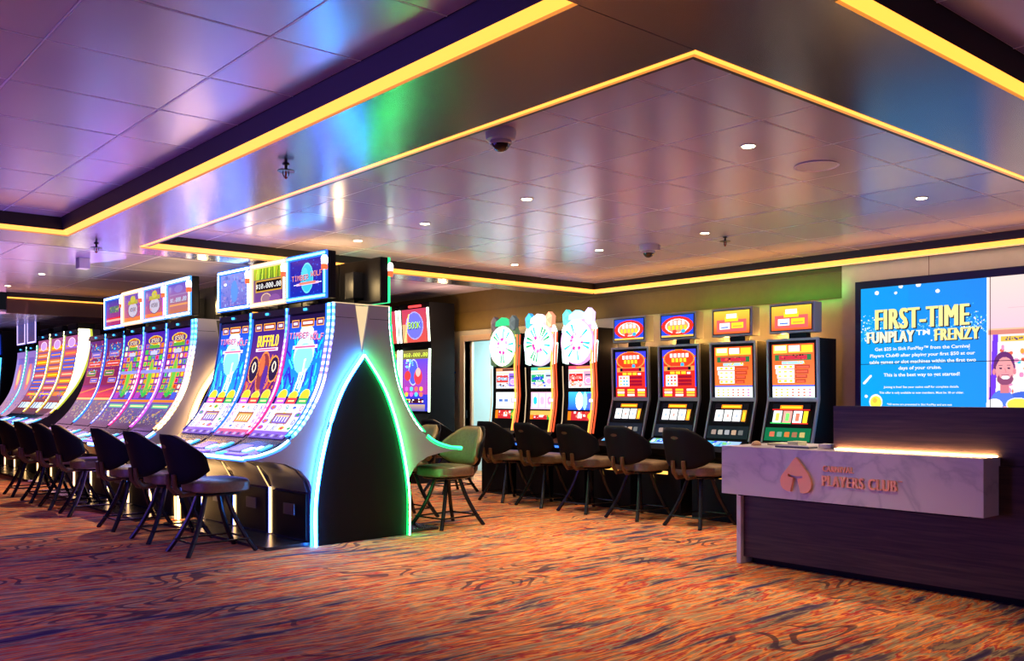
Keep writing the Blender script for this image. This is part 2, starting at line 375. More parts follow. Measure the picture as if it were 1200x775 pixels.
def tall_art(title, theme):
    c = Canvas(64, 158, NV)
    if theme == 'wolf':
        c.grad(0, 60, 64, 158, C_(20, 150, 240), C_(30, 40, 190))
        for k in range(46):
            x = random.uniform(0, 64); y = random.uniform(64, 130)
            c.line(x, y, x + random.uniform(-10, 10), y + random.uniform(6, 22), random.choice([C_(60, 220, 255), C_(20, 90, 230), C_(50, 30, 190), C_(0, 190, 255)]), 2)
        c.ell(32, 112, 18, 22, C_(190, 245, 255)); c.ell(32, 106, 16, 18, C_(130, 235, 255))
        for x, y, h in ((34, 70, 34), (38, 66, 26), (29, 66, 22)):
            c.line(x, y, x + 2, y + h, C_(225, 250, 255), 3)
        for x, y, h in ((10, 68, 26), (54, 70, 26), (24, 66, 16)): c.line(x, y, x - 3, y + h, C_(40, 60, 210), 3)
        c.grad(14, 134, 50, 138, C_(180, 60, 130), C_(240, 190, 250))
        c.ell(32, 138, 12, 9, C_(215, 225, 255))
    elif theme == 'bison':
        c.grad(0, 60, 64, 158, C_(120, 50, 120), C_(30, 20, 120))
        for k in range(60):
            x = random.uniform(0, 64); y = random.uniform(58, 100)
            c.line(x, y, x + random.uniform(-6, 6), y + random.uniform(6, 20), random.choice([C_(250, 130, 30), C_(120, 40, 130), C_(200, 70, 40), C_(60, 20, 90)]), 2)
        c.ell(32, 92, 12, 26, C_(130, 50, 60), edge=C_(240, 130, 60)); c.ell(28, 100, 5, 14, C_(210, 100, 60)); c.ell(37, 84, 5, 16, C_(80, 40, 140))
        for cx in (12, 52):
            c.ell(cx, 95, 10, 17, C_(40, 24, 60), edge=C_(240, 150, 60)); c.ell(cx, 98, 4, 7, C_(240, 225, 200)); c.ell(cx, 98, 2, 5, C_(40, 20, 40))
    else:
        c.grad(0, 60, 64, 158, C_(90, 50, 200), C_(60, 20, 130))
    # jackpot header
    c.rect(0, 150, 64, 158, C_(30, 16, 60))
    for x0, x1, co in ((4, 17, C_(110, 50, 90)), (21, 44, C_(150, 60, 30)), (48, 61, C_(110, 50, 90))):
        c.rect(x0, 144, x1, 153, C_(230, 160, 60)); c.rect(x0 + 1, 145, x1 - 1, 152, co); c.rect(x0 + 3, 147, x1 - 3, 150, C_(250, 225, 255))
    ttl = {'wolf': (C_(236, 150, 170), C_(120, 30, 110)), 'bison': (C_(255, 220, 60), C_(180, 60, 10))}.get(theme, (C_(255, 200, 60), C_(120, 20, 60)))
    if len(title) > 9:
        a, b = title.split(' ', 1); c.text(a, 19, 131, ttl[0], 1, ttl[1]); c.text(b, 51, 128, ttl[0], 1, ttl[1])
    else:
        c.text(title, 32, 124, ttl[0], 2, ttl[1], kx=1); c.text(title, 33, 124, ttl[0], 2, kx=1)
    c.rect(10, 118, 54, 122, C_(250, 220, 240)); c.rect(14, 119, 50, 121, C_(200, 90, 140))
    for k, co in enumerate((C_(190, 90, 220), C_(230, 60, 60), C_(60, 170, 90))):
        x = 6 + k * 20; c.ell(x + 6, 61, 8, 8 if k != 1 else 6, C_(255, 190, 40), edge=C_(255, 225, 90)); c.rect(x - 2, 50, x + 15, 58, co); c.rect(x + 1, 53, x + 12, 55, C_(255, 225, 150))
    reels(c, 12, 50, C_(205, 205, 245) if theme != 'bison' else C_(220, 205, 240), C_(110, 90, 190) if theme != 'bison' else C_(220, 150, 60))
    c.grad(0, 0, 64, 12, C_(70, 50, 150), C_(130, 90, 210) if theme != 'bison' else C_(230, 90, 110))
    for k in range(7): c.rect(4 + k * 8.5, 3, 9 + k * 8.5, 7, C_(60, 40, 120) if k % 2 else C_(160, 150, 230))
    return c
def carnival_art(seed, palette='orange'):
    random.seed(seed)
    c = Canvas(60, 158, C_(70, 30, 140)); c.grad(0, 0, 60, 158, C_(120, 60, 60), C_(70, 30, 170))
    if palette == 'orange':
        for k in range(9):
            y = 62 + k * 9
            for i in range(5):
                c.rect(4 + i * 11, y, 13 + i * 11, y + 7, random.choice([OR, YE, C_(230, 110, 60), C_(110, 190, 60), PK, C_(150, 110, 220), C_(240, 160, 70)]))
                c.ell(8.5 + i * 11, y + 3.5, 3, 3, random.choice([YE, WH, OR, RD, GR, C_(90, 90, 220)]))
        c.ell(30, 88, 8, 30, C_(220, 170, 60)); c.ell(30, 92, 5, 22, C_(110, 200, 70)); c.rect(0, 96, 60, 101, C_(150, 150, 235))
        for i in range(14): c.line(30, 58, 14 + i * 2.4, 76 - abs(i - 7), C_(40, 190, 70), 1)
        c.rect(4, 56, 20, 66, C_(170, 60, 190)); c.rect(42, 56, 56, 66, C_(70, 90, 220))
        c.rect(0, 50, 60, 54, OR); c.rect(0, 54, 60, 56, C_(70, 60, 200))
        c.grad(0, 0, 60, 50, C_(60, 40, 60), C_(110, 90, 170))
        c.rect(8, 40, 52, 46, C_(90, 200, 150)); c.rect(10, 42, 50, 44, C_(250, 240, 160))
        c.speck(4, 12, 56, 38, 90, [C_(160, 150, 120), C_(210, 160, 70), C_(120, 110, 190), C_(60, 110, 130)], 3)
        c.ell(30, 146, 20, 7, C_(200, 90, 40), edge=YE); c.rect(14, 142, 46, 149, C_(90, 40, 120)); c.text('$500', 30, 142, C_(250, 230, 170))
        c.rect(16, 134, 44, 139, C_(90, 170, 60)); c.text('4', 30, 124, C_(210, 210, 240), 1, None, 2); c.rect(20, 124, 40, 130, C_(200, 200, 240))
    elif palette == 'red':
        c.grad(0, 50, 60, 158, C_(150, 20, 50), C_(90, 30, 110))
        for (x0, y0, x1, y1, co) in ((6, 112, 54, 122, C_(210, 50, 40)), (6, 96, 40, 106, C_(70, 120, 50)), (24, 84, 52, 93, C_(90, 90, 210)), (12, 128, 48, 140, C_(110, 100, 200))):
            c.rect(x0, y0, x1, y1, C_(240, 160, 90)); c.rect(x0 + 1, y0 + 1, x1 - 1, y1 - 1, co); c.rect(x0 + 5, (y0 + y1) / 2 - 1, x1 - 5, (y0 + y1) / 2 + 1, C_(230, 180, 200))
        c.speck(2, 100, 58, 156, 50, [C_(60, 60, 190), C_(200, 60, 90), C_(110, 190, 230), C_(240, 160, 80)], 4)
        c.grad(0, 58, 60, 80, C_(240, 60, 60), C_(110, 20, 110)); c.line(0, 66, 60, 76, OR, 2)
        c.rect(0, 53, 60, 57, C_(250, 190, 110)); c.grad(0, 0, 60, 52, C_(50, 40, 60), C_(120, 100, 130))
        c.speck(4, 14, 56, 48, 70, [C_(170, 150, 130), C_(60, 100, 150), C_(140, 150, 110), C_(190, 120, 100)], 4)
        c.rect(10, 138, 52, 150, C_(60, 70, 160)); c.speck(12, 138, 50, 150, 16, [CY, RD, YE], 3)
    elif palette == 'yellow':
        c.grad(0, 0, 60, 158, C_(120, 70, 90), C_(160, 80, 130))
        for k in range(8):
            y = 44 + k * 13
            c.rect(4, y, 56, y + 9, random.choice([OR, C_(220, 120, 60), C_(150, 90, 200), C_(70, 90, 210), C_(220, 90, 90)]))
            c.rect(8, y + 3, 52, y + 6, random.choice([YE, C_(240, 190, 150), C_(240, 140, 60)]))
        c.ell(30, 146, 16, 9, C_(200, 150, 220), edge=C_(250, 220, 240)); c.grad(0, 0, 60, 34, C_(90, 60, 80), C_(150, 60, 60))
        c.rect(8, 16, 52, 30, C_(210, 230, 250)); c.rect(14, 16, 18, 30, NV); c.rect(28, 16, 31, 30, NV)
        c.speck(8, 36, 54, 52, 18, [OR, C_(60, 180, 90), BL], 5)
    else:
        c.grad(0, 0, 60, 158, C_(190, 140, 170), C_(140, 110, 190))
        c.ell(30, 100, 14, 30, C_(230, 120, 130)); c.ell(30, 100, 8, 18, C_(240, 200, 120)); c.speck(4, 10, 56, 60, 60, [C_(150, 110, 160), C_(200, 160, 120), C_(90, 90, 180)], 4)
        c.rect(12, 130, 48, 144, C_(120, 90, 180))
    random.seed(seed + 5)
    return c
def sign_art(kind):
    c = Canvas(72, 48, NV)
    if kind == 'wolf':
        c.grad(0, 0, 72, 48, C_(20, 40, 170), C_(50, 30, 150)); c.speck(0, 0, 72, 48, 60, [C_(40, 80, 210), C_(30, 30, 130)], 2)
        c.ell(36, 23, 13, 20, C_(60, 190, 240), edge=C_(110, 220, 250)); c.ell(32, 27, 6, 10, C_(90, 205, 245))
        c.text('TIMBER', 22, 21, C_(240, 150, 140), 1, C_(100, 30, 110)); c.text('WOLF', 56, 24, C_(240, 150, 140), 1, C_(100, 30, 110))
        c.rect(14, 14, 60, 17, C_(250, 190, 230)); c.rect(20, 15, 54, 18, C_(230, 130, 110)); c.rect(8, 15, 14, 16, WH); c.rect(60, 15, 66, 16, WH)
    elif kind == 'bison':
        c.grad(0, 0, 72, 48, C_(110, 60, 140), C_(90, 80, 60)); c.grad(0, 32, 72, 48, C_(120, 150, 30), C_(170, 200, 40))
        for k in range(16): c.line(4 + k * 4.2, 33, 6 + k * 4.2 + random.uniform(-2, 2), 46, random.choice([C_(210, 230, 60), C_(90, 120, 20), C_(190, 170, 30)]), 2)
        c.rect(5, 14, 67, 31, C_(200, 150, 50)); c.rect(7, 16, 65, 29, C_(20, 10, 10)); c.text('$10,000.00', 36, 19, WH)
        c.ell(30, 4, 12, 8, C_(150, 110, 130), edge=C_(230, 190, 150)); c.ell(50, 3, 12, 6, C_(130, 80, 150))
    elif kind == 'mist':
        c.grad(0, 0, 72, 48, C_(110, 100, 190), C_(130, 140, 220))
        c.speck(0, 0, 72, 48, 120, [C_(100, 120, 210), C_(150, 130, 200), C_(90, 100, 190), C_(140, 160, 230)], 5)
        c.ell(36, 22, 9, 16, C_(90, 140, 220)); c.ell(12, 34, 4, 2, WH)
    elif kind == 'seal':
        c.grad(0, 0, 72, 48, C_(190, 90, 90), C_(90, 70, 170)); c.rect(0, 0, 72, 7, C_(230, 120, 60))
        c.ell(36, 20, 20, 14, C_(190, 180, 200), edge=C_(80, 50, 80)); c.text('$500', 36, 17, C_(60, 30, 60)); c.rect(16, 30, 56, 37, C_(170, 160, 50)); c.ell(36, 39, 10, 6, C_(190, 180, 60))
        c.speck(0, 8, 72, 46, 40, [C_(230, 110, 60), C_(110, 90, 200)], 2)
    elif kind == 'bonus':
        c.grad(0, 0, 72, 48, C_(190, 110, 70), C_(90, 80, 190)); c.text('$1,000.00', 36, 18, C_(210, 225, 255), 1, C_(60, 40, 60), 1)
        c.rect(6, 12, 66, 15, C_(220, 150, 90)); c.rect(6, 29, 66, 31, C_(150, 120, 170)); c.ell(36, 39, 14, 6, C_(130, 110, 190))
    elif kind == 'stripe':
        c.grad(0, 0, 72, 48, C_(170, 40, 90), C_(50, 60, 160)); c.rect(0, 8, 72, 12, C_(250, 170, 150)); c.rect(0, 12, 72, 15, RD)
        c.rect(16, 24, 56, 36, C_(90, 110, 90)); c.speck(16, 24, 56, 36, 30, [C_(170, 170, 90), C_(60, 100, 150)], 3)
    else:
        c.grad(0, 0, 72, 48, C_(120, 90, 150), C_(90, 90, 180)); c.speck(0, 0, 72, 48, 80, [C_(160, 110, 150), C_(90, 110, 190)], 3)
    return c

# ------------------------------------------------------------------ curved slot machine and bank ends
def catmull(P, n=6):
    out = []
    for i in range(len(P) - 1):
        p0 = P[max(0, i - 1)]; p1 = P[i]; p2 = P[i + 1]; p3 = P[min(len(P) - 1, i + 2)]
        for k in range(n):
            t = k / n
            out.append(tuple(.5 * (2 * p1[j] + (-p0[j] + p2[j]) * t + (2 * p0[j] - 5 * p1[j] + 4 * p2[j] - p3[j]) * t * t + (-p0[j] + 3 * p1[j] - 3 * p2[j] + p3[j]) * t ** 3) for j in (0, 1)))
    out.append(P[-1]); return out
FRONT = catmull([(-1.15, .79), (-1.0, .805), (-.80, .875), (-.62, 1.03), (-.48, 1.235), (-.395, 1.43), (-.34, 1.68), (-.305, 1.92), (-.30, 2.11)])
UNDER = [(-.50, .0), (-.50, .46), (-.54, .565), (-.62, .655), (-.74, .715), (-.90, .745), (-1.13, .765)]
def front_normals(P):
    N = []
    for i in range(len(P)):
        a = P[max(0, i - 1)]; b = P[min(len(P) - 1, i + 1)]; dx, dz = b[0] - a[0], b[1] - a[1]; l = math.hypot(dx, dz)
        N.append((-dz / l, dx / l))
    return N
FN = front_normals(FRONT)
def seg_between(z0, z1, off):
    """resampled run of the front profile between two heights, pushed out by off"""
    pts = [(p[0] + n[0] * off, p[1] + n[1] * off, p[1]) for p, n in zip(FRONT, FN) if z0 - 1e-6 <= p[1] <= z1 + 1e-6]
    return pts
def resample(pts, n):
    L = [0]
    for a, b in zip(pts, pts[1:]): L.append(L[-1] + math.hypot(b[0] - a[0], b[1] - a[1]))
    out = []; j = 0
    for k in range(n + 1):
        t = L[-1] * k / n
        while j < len(L) - 2 and L[j + 1] < t: j += 1
        f = (t - L[j]) / max(1e-9, L[j + 1] - L[j]); a, b = pts[j], pts[j + 1]
        out.append((a[0] + (b[0] - a[0]) * f, a[1] + (b[1] - a[1]) * f))
    return out
def grad_at(stops, t):
    for (t0, c0), (t1, c1) in zip(stops, stops[1:]):
        if t <= t1:
            f = (t - t0) / max(1e-9, t1 - t0); return tuple(c0[k] + (c1[k] - c0[k]) * f for k in range(3))
    return stops[-1][1]
def mul(c, k): return tuple(v * k for v in c)

# LED palettes: (core gradient bottom->top, edge colour gradient, sign frame colour)
B_ = (.03, .17, 1.); CYN = (.05, .42, 1.); CW = (1., .56, .20); PW = (1., .13, .66); LVW = (.17, .12, 1.); GN = (.03, 1., .28); YW = (1., .86, .30); WB = (.45, .62, 1.)
PAL = {
    'blue':  dict(core=[(0, mul(CYN, 20)), (.35, mul(LVW, 20)), (.7, mul(LVW, 14)), (1, mul(CYN, 16))], edge=[(0, mul(B_, 1.5)), (1, mul(B_, 1.3))], frame=mul(B_, 1.3), frame2=mul(CYN, 13)),
    'pink':  dict(core=[(0, mul(PW, 18)), (.5, mul(PW, 16)), (.8, mul(CYN, 10)), (1, mul(CYN, 12))], edge=[(0, mul((1., .05, .25), 1.0)), (.6, mul((.8, .05, .6), .9)), (1, mul(B_, 1.2))], frame=mul((1.,.55,.35), 1.3), frame2=mul(CW, 11.7)),
    'white': dict(core=[(0, mul(LVW, 20)), (.6, mul(LVW, 20)), (.8, mul(CYN, 10)), (1, mul(CYN, 12))], edge=[(0, mul(B_, 1.6)), (1, mul(B_, 1.2))], frame=mul(B_, 1.3), frame2=mul((.35, .6, 1.), 13)),
    'warm':  dict(core=[(0, mul(CW, 20)), (.6, mul(CW, 18)), (.8, mul(CYN, 12)), (1, mul(CYN, 12))], edge=[(0, mul((1., .3, .08), 1.3)), (.6, mul((.6, .3, .9), 1.)), (1, mul(B_, 1.2))], frame=mul((.1,.4,1.), 1.3), frame2=mul(CW, 10.4)),
    'violet': dict(core=[(0, mul(PW, 16)), (.5, mul(LVW, 16)), (1, mul(CYN, 12))], edge=[(0, mul((.8, .1, .9), 1.2)), (1, mul(B_, 1.2))], frame=mul((.1,.4,1.), 1.3), frame2=mul(PW, 10.4)),
    'green': dict(core=[(0, mul((.25, 1., .5), 16)), (1, mul((.3, 1., .6), 12))], edge=[(0, mul(GN, 1.2)), (1, mul(GN, 1.))], frame=mul(GN, 1.6), frame2=mul(GN, 7.8)),
    'yellow': dict(core=[(0, mul(YW, 14)), (.6, mul(YW, 16)), (1, mul((1., .95, .6), 16))], edge=[(0, mul((.9, .6, .05), 1.)), (1, mul((.6, .8, .1), 1.))], frame=None, frame2=None),
    'cyan':  dict(core=[(0, mul(CYN, 10)), (1, mul((.4, .9, .9), 10))], edge=[(0, mul(CYN, 1.)), (1, mul(GN, .6))], frame=mul((.5, .35, .9), 1.6), frame2=mul((.6, .5, 1.), 5.2)),
    'dim':   dict(core=[(0, mul(LVW, 1.2)), (1, mul(LVW, 0.8))], edge=[(0, mul(B_, .15)), (1, mul(B_, .15))], frame=mul(B_, 1.3), frame2=mul(CYN, 10.4)),
}
def led_strip(root, y0, y1, pal, z0=.93, z1=2.11, ladder=True, name='led_strip', side=.016):
    run = resample([(p[0], p[1]) for p in seg_between(z0, z1, 0)], 44); N = front_normals(run); mb = MB(); e = (y1 - y0) * .27
    for i in range(44):
        t = (i + .5) / 44; core = grad_at(pal['core'], t); edge = grad_at(pal['edge'], t)
        if ladder and i % 2 == 0 and (t > .5 or t < .3): core = mul(core, .22)
        a, b = run[i], run[i + 1]; na, nb = N[i], N[i + 1]; h = side
        A = (a[0] + na[0] * h, a[1] + na[1] * h); B = (b[0] + nb[0] * h, b[1] + nb[1] * h)
        for (ya, yb, co) in ((y0, y0 + e, edge), (y0 + e, y1 - e, core), (y1 - e, y1, edge)):
            mb.add([(A[0], ya, A[1]), (A[0], yb, A[1]), (B[0], yb, B[1]), (B[0], ya, B[1])], [(0, 1, 2, 3)], co)
        for y in (y0, y1):
            if y == y0 and y0 < 0:
                a = (a[0] - na[0] * .010, a[1] - na[1] * .010); b = (b[0] - nb[0] * .010, b[1] - nb[1] * .010); edge = core
            mb.add([(a[0], y, a[1]), (A[0], y, A[1]), (B[0], y, B[1]), (b[0], y, b[1])], [(0, 1, 2, 3)], edge)
    return mb.build(name, 'led', root)
def ring_rect(mb, x, y0, y1, z0, z1, w, d, cin, cout):
    """rounded luminous frame lying in the y-z plane, front towards -x"""
    for (a0, a1, b0, b1) in ((y0, y1, z0, z0 + w), (y0, y1, z1 - w, z1), (y0, y0 + w, z0 + w, z1 - w), (y1 - w, y1, z0 + w, z1 - w)):
        mb.box(x - d, x, a0, a1, b0, b1, cout)
    q = w * .28
    for (a0, a1, b0, b1) in ((y0 + q, y1 - q, z0 + q, z0 + w - q), (y0 + q, y1 - q, z1 - w + q, z1 - q), (y0 + q, y0 + w - q, z0 + w, z1 - w), (y1 - w + q, y1 - q, z0 + w, z1 - w)):
        mb.box(x - d - .004, x - d + .002, a0, a1, b0, b1, cin)

def curved_machine(label, loc, rz, w, art, pal, sign=None, strips=('lo',), gain=1.6, group=None, zs=1., rim='blue', lamp=True, end=False):
    root = thing('slot_machine', label, 'slot machine', loc, rz, group); P = PAL[pal]
    g = .006
    body = UNDER + [(x, z) for x, z in FRONT] + [(-.02, 2.11), (-.02, 0)]
    o = MB().prism(body, g, w - g).build('cabinet', 'deck_black', root, True)
    lo = .06
    run = resample([(p[0], p[1]) for p in seg_between(.90, 2.045, .007)], art.h)
    def fn(u, v):
        p = run[min(art.h, int(round(v * art.h)))]; return (p[0], w - lo * .35 - (w - lo * 1.35) * u, p[1])
    display('screen', art, gain, fn, root)
    # header bar above the screen with small indicator light
    hd = MB(); r2 = seg_between(2.03, 2.11, .004)
    hd.prism([(-.33, 2.045), (-.318, 2.108), (-.29, 2.108), (-.29, 2.045)], lo, w - .02)
    hdo = hd.build('header_bar', 'black_gloss', root)
    MB().box(-.336, -.326, w * .5, w * .5 + .05, 2.066, 2.088, mul(CYN, 2)).build('indicator_light', 'led', hdo)
    for s in strips:
        if s == 'lo': led_strip(root, -.050 if end else 0, lo, P)
        elif s == 'hi': led_strip(root, w - lo, w + (.05 if end else 0), P)
        elif s == 'thin': led_strip(root, w - .014, w, PAL['dim'], ladder=False)
    # button deck
    dk = seg_between(.79, .90, .006)
    dd = MB()
    prof = [(p[0], p[1]) for p in dk]; base = [(p[0], p[1] - .02) for p in reversed(dk)]
    dd.prism(prof + base, .03, w - .03); deck = dd.build('button_deck', 'deck_black', root)
    def dz(x):
        for a, b in zip(FRONT, FRONT[1:]):
            if a[0] <= x <= b[0]: return a[1] + (b[1] - a[1]) * (x - a[0]) / (b[0] - a[0]) + .012
        return .82
    def pad(name, x0, x1, y0, y1, col, mat='display', h=.003):
        vs = [(x0, y0, dz(x0) + h), (x0, y1, dz(x0) + h), (x1, y1, dz(x1) + h), (x1, y0, dz(x1) + h), (x0, y0, dz(x0) - .008), (x0, y1, dz(x0) - .008), (x1, y1, dz(x1) - .008), (x1, y0, dz(x1) - .008)]
        return MB().add(vs, [(0, 3, 2, 1), (0, 1, 5, 4), (1, 2, 6, 5), (2, 3, 7, 6), (3, 0, 4, 7)], col).build(name, mat, deck)
    pad('deck_screen', -.98, -.84, w * .52, w * .80, mul(C_(150, 120, 220), .9))
    pad('spin_button', -.97, -.88, w * .36, w * .48, mul(C_(120, 200, 255), 4))
    pad('card_slot', -.93, -.82, w * .10, w * .20, mul(CYN, 1.6))
    pad('touch_strip', -1.09, -1.03, w * .15, w * .60, mul(C_(120, 90, 230), 1.4))
    pad('cash_out_button', -1.09, -1.02, w * .72, w * .82, mul(C_(60, 200, 255), 3))
    pad('service_button', -.90, -.85, w * .24, w * .32, mul(C_(230, 210, 255), 3))
    # glowing rim round the deck front
    rc = {'blue': (mul((.2, .5, 1.), 16), mul(B_, 3)), 'green': (mul(GN, 4), mul(GN, 1.5)), 'violet': (mul(LVW, 8), mul(B_, 1)), 'yellow': (mul(YW, 2), mul(YW, .6))}[rim]
    ya, yb = ((-.05, w) if 'lo' in strips else (0, w + .05)) if end else (0, w)
    rm = MB(); rm.box(-1.168, -1.15, ya, yb, .774, .794, rc[0]); rm.box(-1.162, -1.13, ya, yb, .760, .774, rc[1])
    if end:
        ye = -.048 if 'lo' in strips else w + .048
        rm.tube([(p[0] - .004, ye, p[1] + .002) for p in FRONT if p[1] < .94], .009, 6, rc[0])
        rm.tube([(p[0] + .012, ye, p[1] - .016) for p in FRONT if p[1] < .94], .008, 6, rc[1]); rm.build('deck_rim_light', 'led', root)
    # lower cabinet: hood, bill door, vertical light at one side, floor plate
    hm = MB(); up = [(x - .008, z) for x, z in UNDER[1:6]]; hm.prism(up + [(x + .012, z - .004) for x, z in reversed(up)], .05, w - .05); hm.build('hood', 'hood_metal', root, True)
    door = MB().box(-.512, -.49, .06, w - .06, .04, .44, bev=.006).build('cash_door', 'black_plastic', root)
    MB().box(-.52, -.51, w * .35, w * .62, .24, .34, bev=.003).build('maker_plate', 'hood_metal', door)
    vl = MB(); vc = {'blue': (CW, B_), 'green': (GN, GN), 'violet': (B_, LVW), 'yellow': (CW, CW)}[rim]
    vl.box(-.522, -.505, w - .030, w - .014, .04, .46, mul(vc[0], 4)); vl.box(-.520, -.505, w - .014, w + .0, .04, .46, mul(vc[1], 3))
    vl.add([(-.522, w - .03, .46), (-.522, w, .46), (-.64, w, .66), (-.64, w - .03, .66)], [(0, 1, 2, 3)], mul(vc[0], 1.5)); vl.build('vertical_light', 'led', root)
    MB().box(-.915, -.50, 0.004, w - .004, 0, .03, bev=.004).build('floor_plate', 'metal_floor_plate', root)
    if sign:
        ct, cw = 2.155, 2.575
        MB().box(-.325, -.24, .004, w - .012, ct, cw, bev=.012).build('sign_housing', 'black_plastic', root)
        fr = MB(); ring_rect(fr, -.325, .004, w - .012, ct, cw, .045, .022, P['frame2'], P['frame']); frame = fr.build('sign_frame_light', 'led', root)
        cvs = sign_art(sign)
        display('sign_screen', cvs, 1.2, lambda u, v: (-.331, w - .058 - (w - .108) * u, ct + .046 + (cw - ct - .092) * v), root)
        MB().box(-.24, -.12, w * .4, w * .6, 2.2, 2.45, bev=.01).build('sign_bracket', 'black_plastic', root)
        MB().box(-.19, -.15, w * .45, w * .55, 2.105, 2.25).build('sign_post', 'black_plastic', root)
        if lamp:
            lm = MB(); ly = .02 if 'hi' not in strips else w - .02
            lm.lathe([(.0, 0), (.026, 0), (.030, .02), (.027, .05)], -.35, ly, 12, mul((1., .15, .05), 1.2), 2.40)
            lm.lathe([(.027, 0), (.030, .05), (.020, .075), (.0, .08)], -.35, ly, 12, mul((1., .9, .8), 6), 2.45); lm.build('signal_lamp', 'led', root)
    if zs != 1.: root.scale = (1, 1, zs)
    return root

ARCH = catmull([(-.50, 0), (-.495, .42), (-.40, .90), (-.235, 1.335), (-.004, 1.66)], 5)
def bank_end(label, loc, rz, left_pal, right_pal, infill, glow):
    root = thing('bank_end_panel', label, 'end panel', loc, rz, None)
    for s, nm in ((1, 'side_panel'), (-1, 'side_panel')):
        inset = [(p[0] - n[0] * .012, p[1] - n[1] * .012) for p, n in zip(FRONT, FN)]
        poly = UNDER[1:] + inset + [(-.075, 2.11), (-.006, 1.69)] + [p for p in reversed(ARCH)]
        poly = [(s * x, z) for x, z in poly]
        MB().prism(poly, -.045, -.004).build(nm, 'white_panel', root, False)
        # panel seam line near the top
        MB().box(min(s * -.30, s * -.08), max(s * -.30, s * -.08), -.0462, -.045, 1.985, 1.989).build('panel_seam', 'black_plastic', root)
    arch = [(x, z) for x, z in ARCH] + [(-x, z) for x, z in reversed(ARCH)]
    MB().prism([(x * .985, z * .995) for x, z in arch], -.062, -.006).build('arch_panel', 'black_plastic', root)
    MB().prism([(-.075, 2.10), (.075, 2.10), (0, 1.70)], -.03, -.006).build('centre_infill', infill, root)
    cap = MB().box(-.30, .30, -.046, -.004, 2.11, 2.118); cap.build('top_cap', 'cream_glow' if glow else 'white_panel', root)  # cream lamp light on the cap is built in as emission
    for s, (cc, ce, r) in ((1, left_pal), (-1, right_pal)):
        n = MB(); pts = [(s * x, -.082, z) for x, z in ARCH]; n.tube(pts, r, 8, cc)
        pts2 = [(s * (x - .010 - r), -.054, z) for x, z in ARCH]
        n.tube(pts2, r * .8, 6, ce); n.tube([(s * (x + .012 + r), -.066, z) for x, z in ARCH[:-1]], r * .6, 6, mul(ce, .6))  # side tubes added to imitate the neon's coloured halo
        n.build('neon_trim_halo', 'led', root)
    return root

def place(org, rz, lx, ly):
    c, s = math.cos(rz), math.sin(rz); return (org[0] + c * lx - s * ly, org[1] + s * lx + c * ly, 0)

R1 = math.radians(2.6); O1 = (4.372, 7.205); W1 = .702
bank_end('white end panel with black pointed arch, cyan-blue neon left and green neon right', (*O1, 0), R1,
         (mul((.05, .36, 1.), 80), mul((.01, .16, 1.), 30), .012), (mul((.05, 1., .18), 70), mul((.0, .75, .12), 5), .0065), 'cream_glow', True)
b1 = [('tall curved slot machine with blue moonlit wolf topper sign, beside the black arch end panel', 'wolf', 'wolf', 'blue', 'TIMBER WOLF', ('lo',)),
      ('curved slot machine with green topper sign reading $10,000.00 in a cream lit frame', 'bison', 'bison', 'pink', 'BUFFALO', ('lo',)),
      ('curved slot machine with hazy pale blue topper sign, third from the black arch panel', 'wolf', 'mist', 'white', 'TIMBER WOLF', ('lo', 'thin'))]
for i, (lab, th, sg, pal, ttl, st) in enumerate(b1):
    random.seed(30 + i)
    curved_machine(lab, place(O1, R1, 0, i * W1), R1, W1, tall_art(ttl, th), pal, sg, st, gain=1.5, end=(i == 0))
random.seed(5)
b1b = [('slot machine turned away, its green lit edge and black sign back visible', 'green'),
       ('slot machine turned away behind the machine with the $10,000.00 sign', 'green'), ('slot machine turned away behind the hazy blue sign', 'green')]
for i, (lab, pal) in enumerate(b1b):
    curved_machine(lab, place(O1, R1, 0.0, (i + 1) * W1), R1 + PI, W1, tall_art('BUFFALO', 'bison'), pal, 'stripe', ('hi',), gain=1.3, rim='green', end=(i == 0), group='slot machines on the far side of the curved banks')

O2 = (4.15, 9.70); R2 = 0.; W2 = .735
bank_end('white end panel with dark arch and warm white neon, seen past the third curved machine', (*O2, 0), R2,
         (mul(CW, 36), mul((1., .5, .12), 6), .012), (mul((1., .5, .2), 3), mul((.8, .2, .1), 1.), .006), 'dark_infill', False)
b2 = [('curved orange and purple slot machine with a topper sign reading $1,000.00', 'bonus', 'warm', 11),
      ('curved slot machine with round $500 seal topper sign, middle of the second bank of three', 'seal', 'violet', 12),
      ('curved slot machine with round $500 seal topper sign, last of the second bank of three', 'seal', 'pink', 13)]
for i, (lab, sg, pal, sd) in enumerate(b2):
    curved_machine(lab, place(O2, R2, 0, i * W2), R2, W2, carnival_art(sd), pal, sg, ('lo',), gain=1.1, end=(sd == 11))
for i in range(2):
    curved_machine('slot machine turned away behind the second curved bank, beside its black sign back' if i == 0 else 'slot machine turned away behind the second curved bank, further along', place(O2, R2, 0, (i + 1) * W2), R2 + PI, W2, carnival_art(21), 'white', 'bonus', ('hi',), gain=1., rim='violet', group='slot machines on the far side of the curved banks')
O3 = (4.20, 12.02); W3 = .75
curved_machine('curved red and purple slot machine under a topper sign striped red and pink', (*O3, 0), 0, W3, carnival_art(41, 'red'), 'white', 'stripe', ('lo',), gain=1.1)
curved_machine('curved red and purple slot machine without a topper sign, beside the yellow lit machines', (O3[0], O3[1] + W3, 0), 0, W3, carnival_art(42, 'red'), 'blue', None, ('lo',), gain=1.1)
ylab = ['tall slot machine with broad yellow lit side, nearest of three yellow ones', 'tall slot machine with yellow lit edge, middle of three yellow ones', 'tall slot machine with yellow lit edge, furthest of three yellow ones']
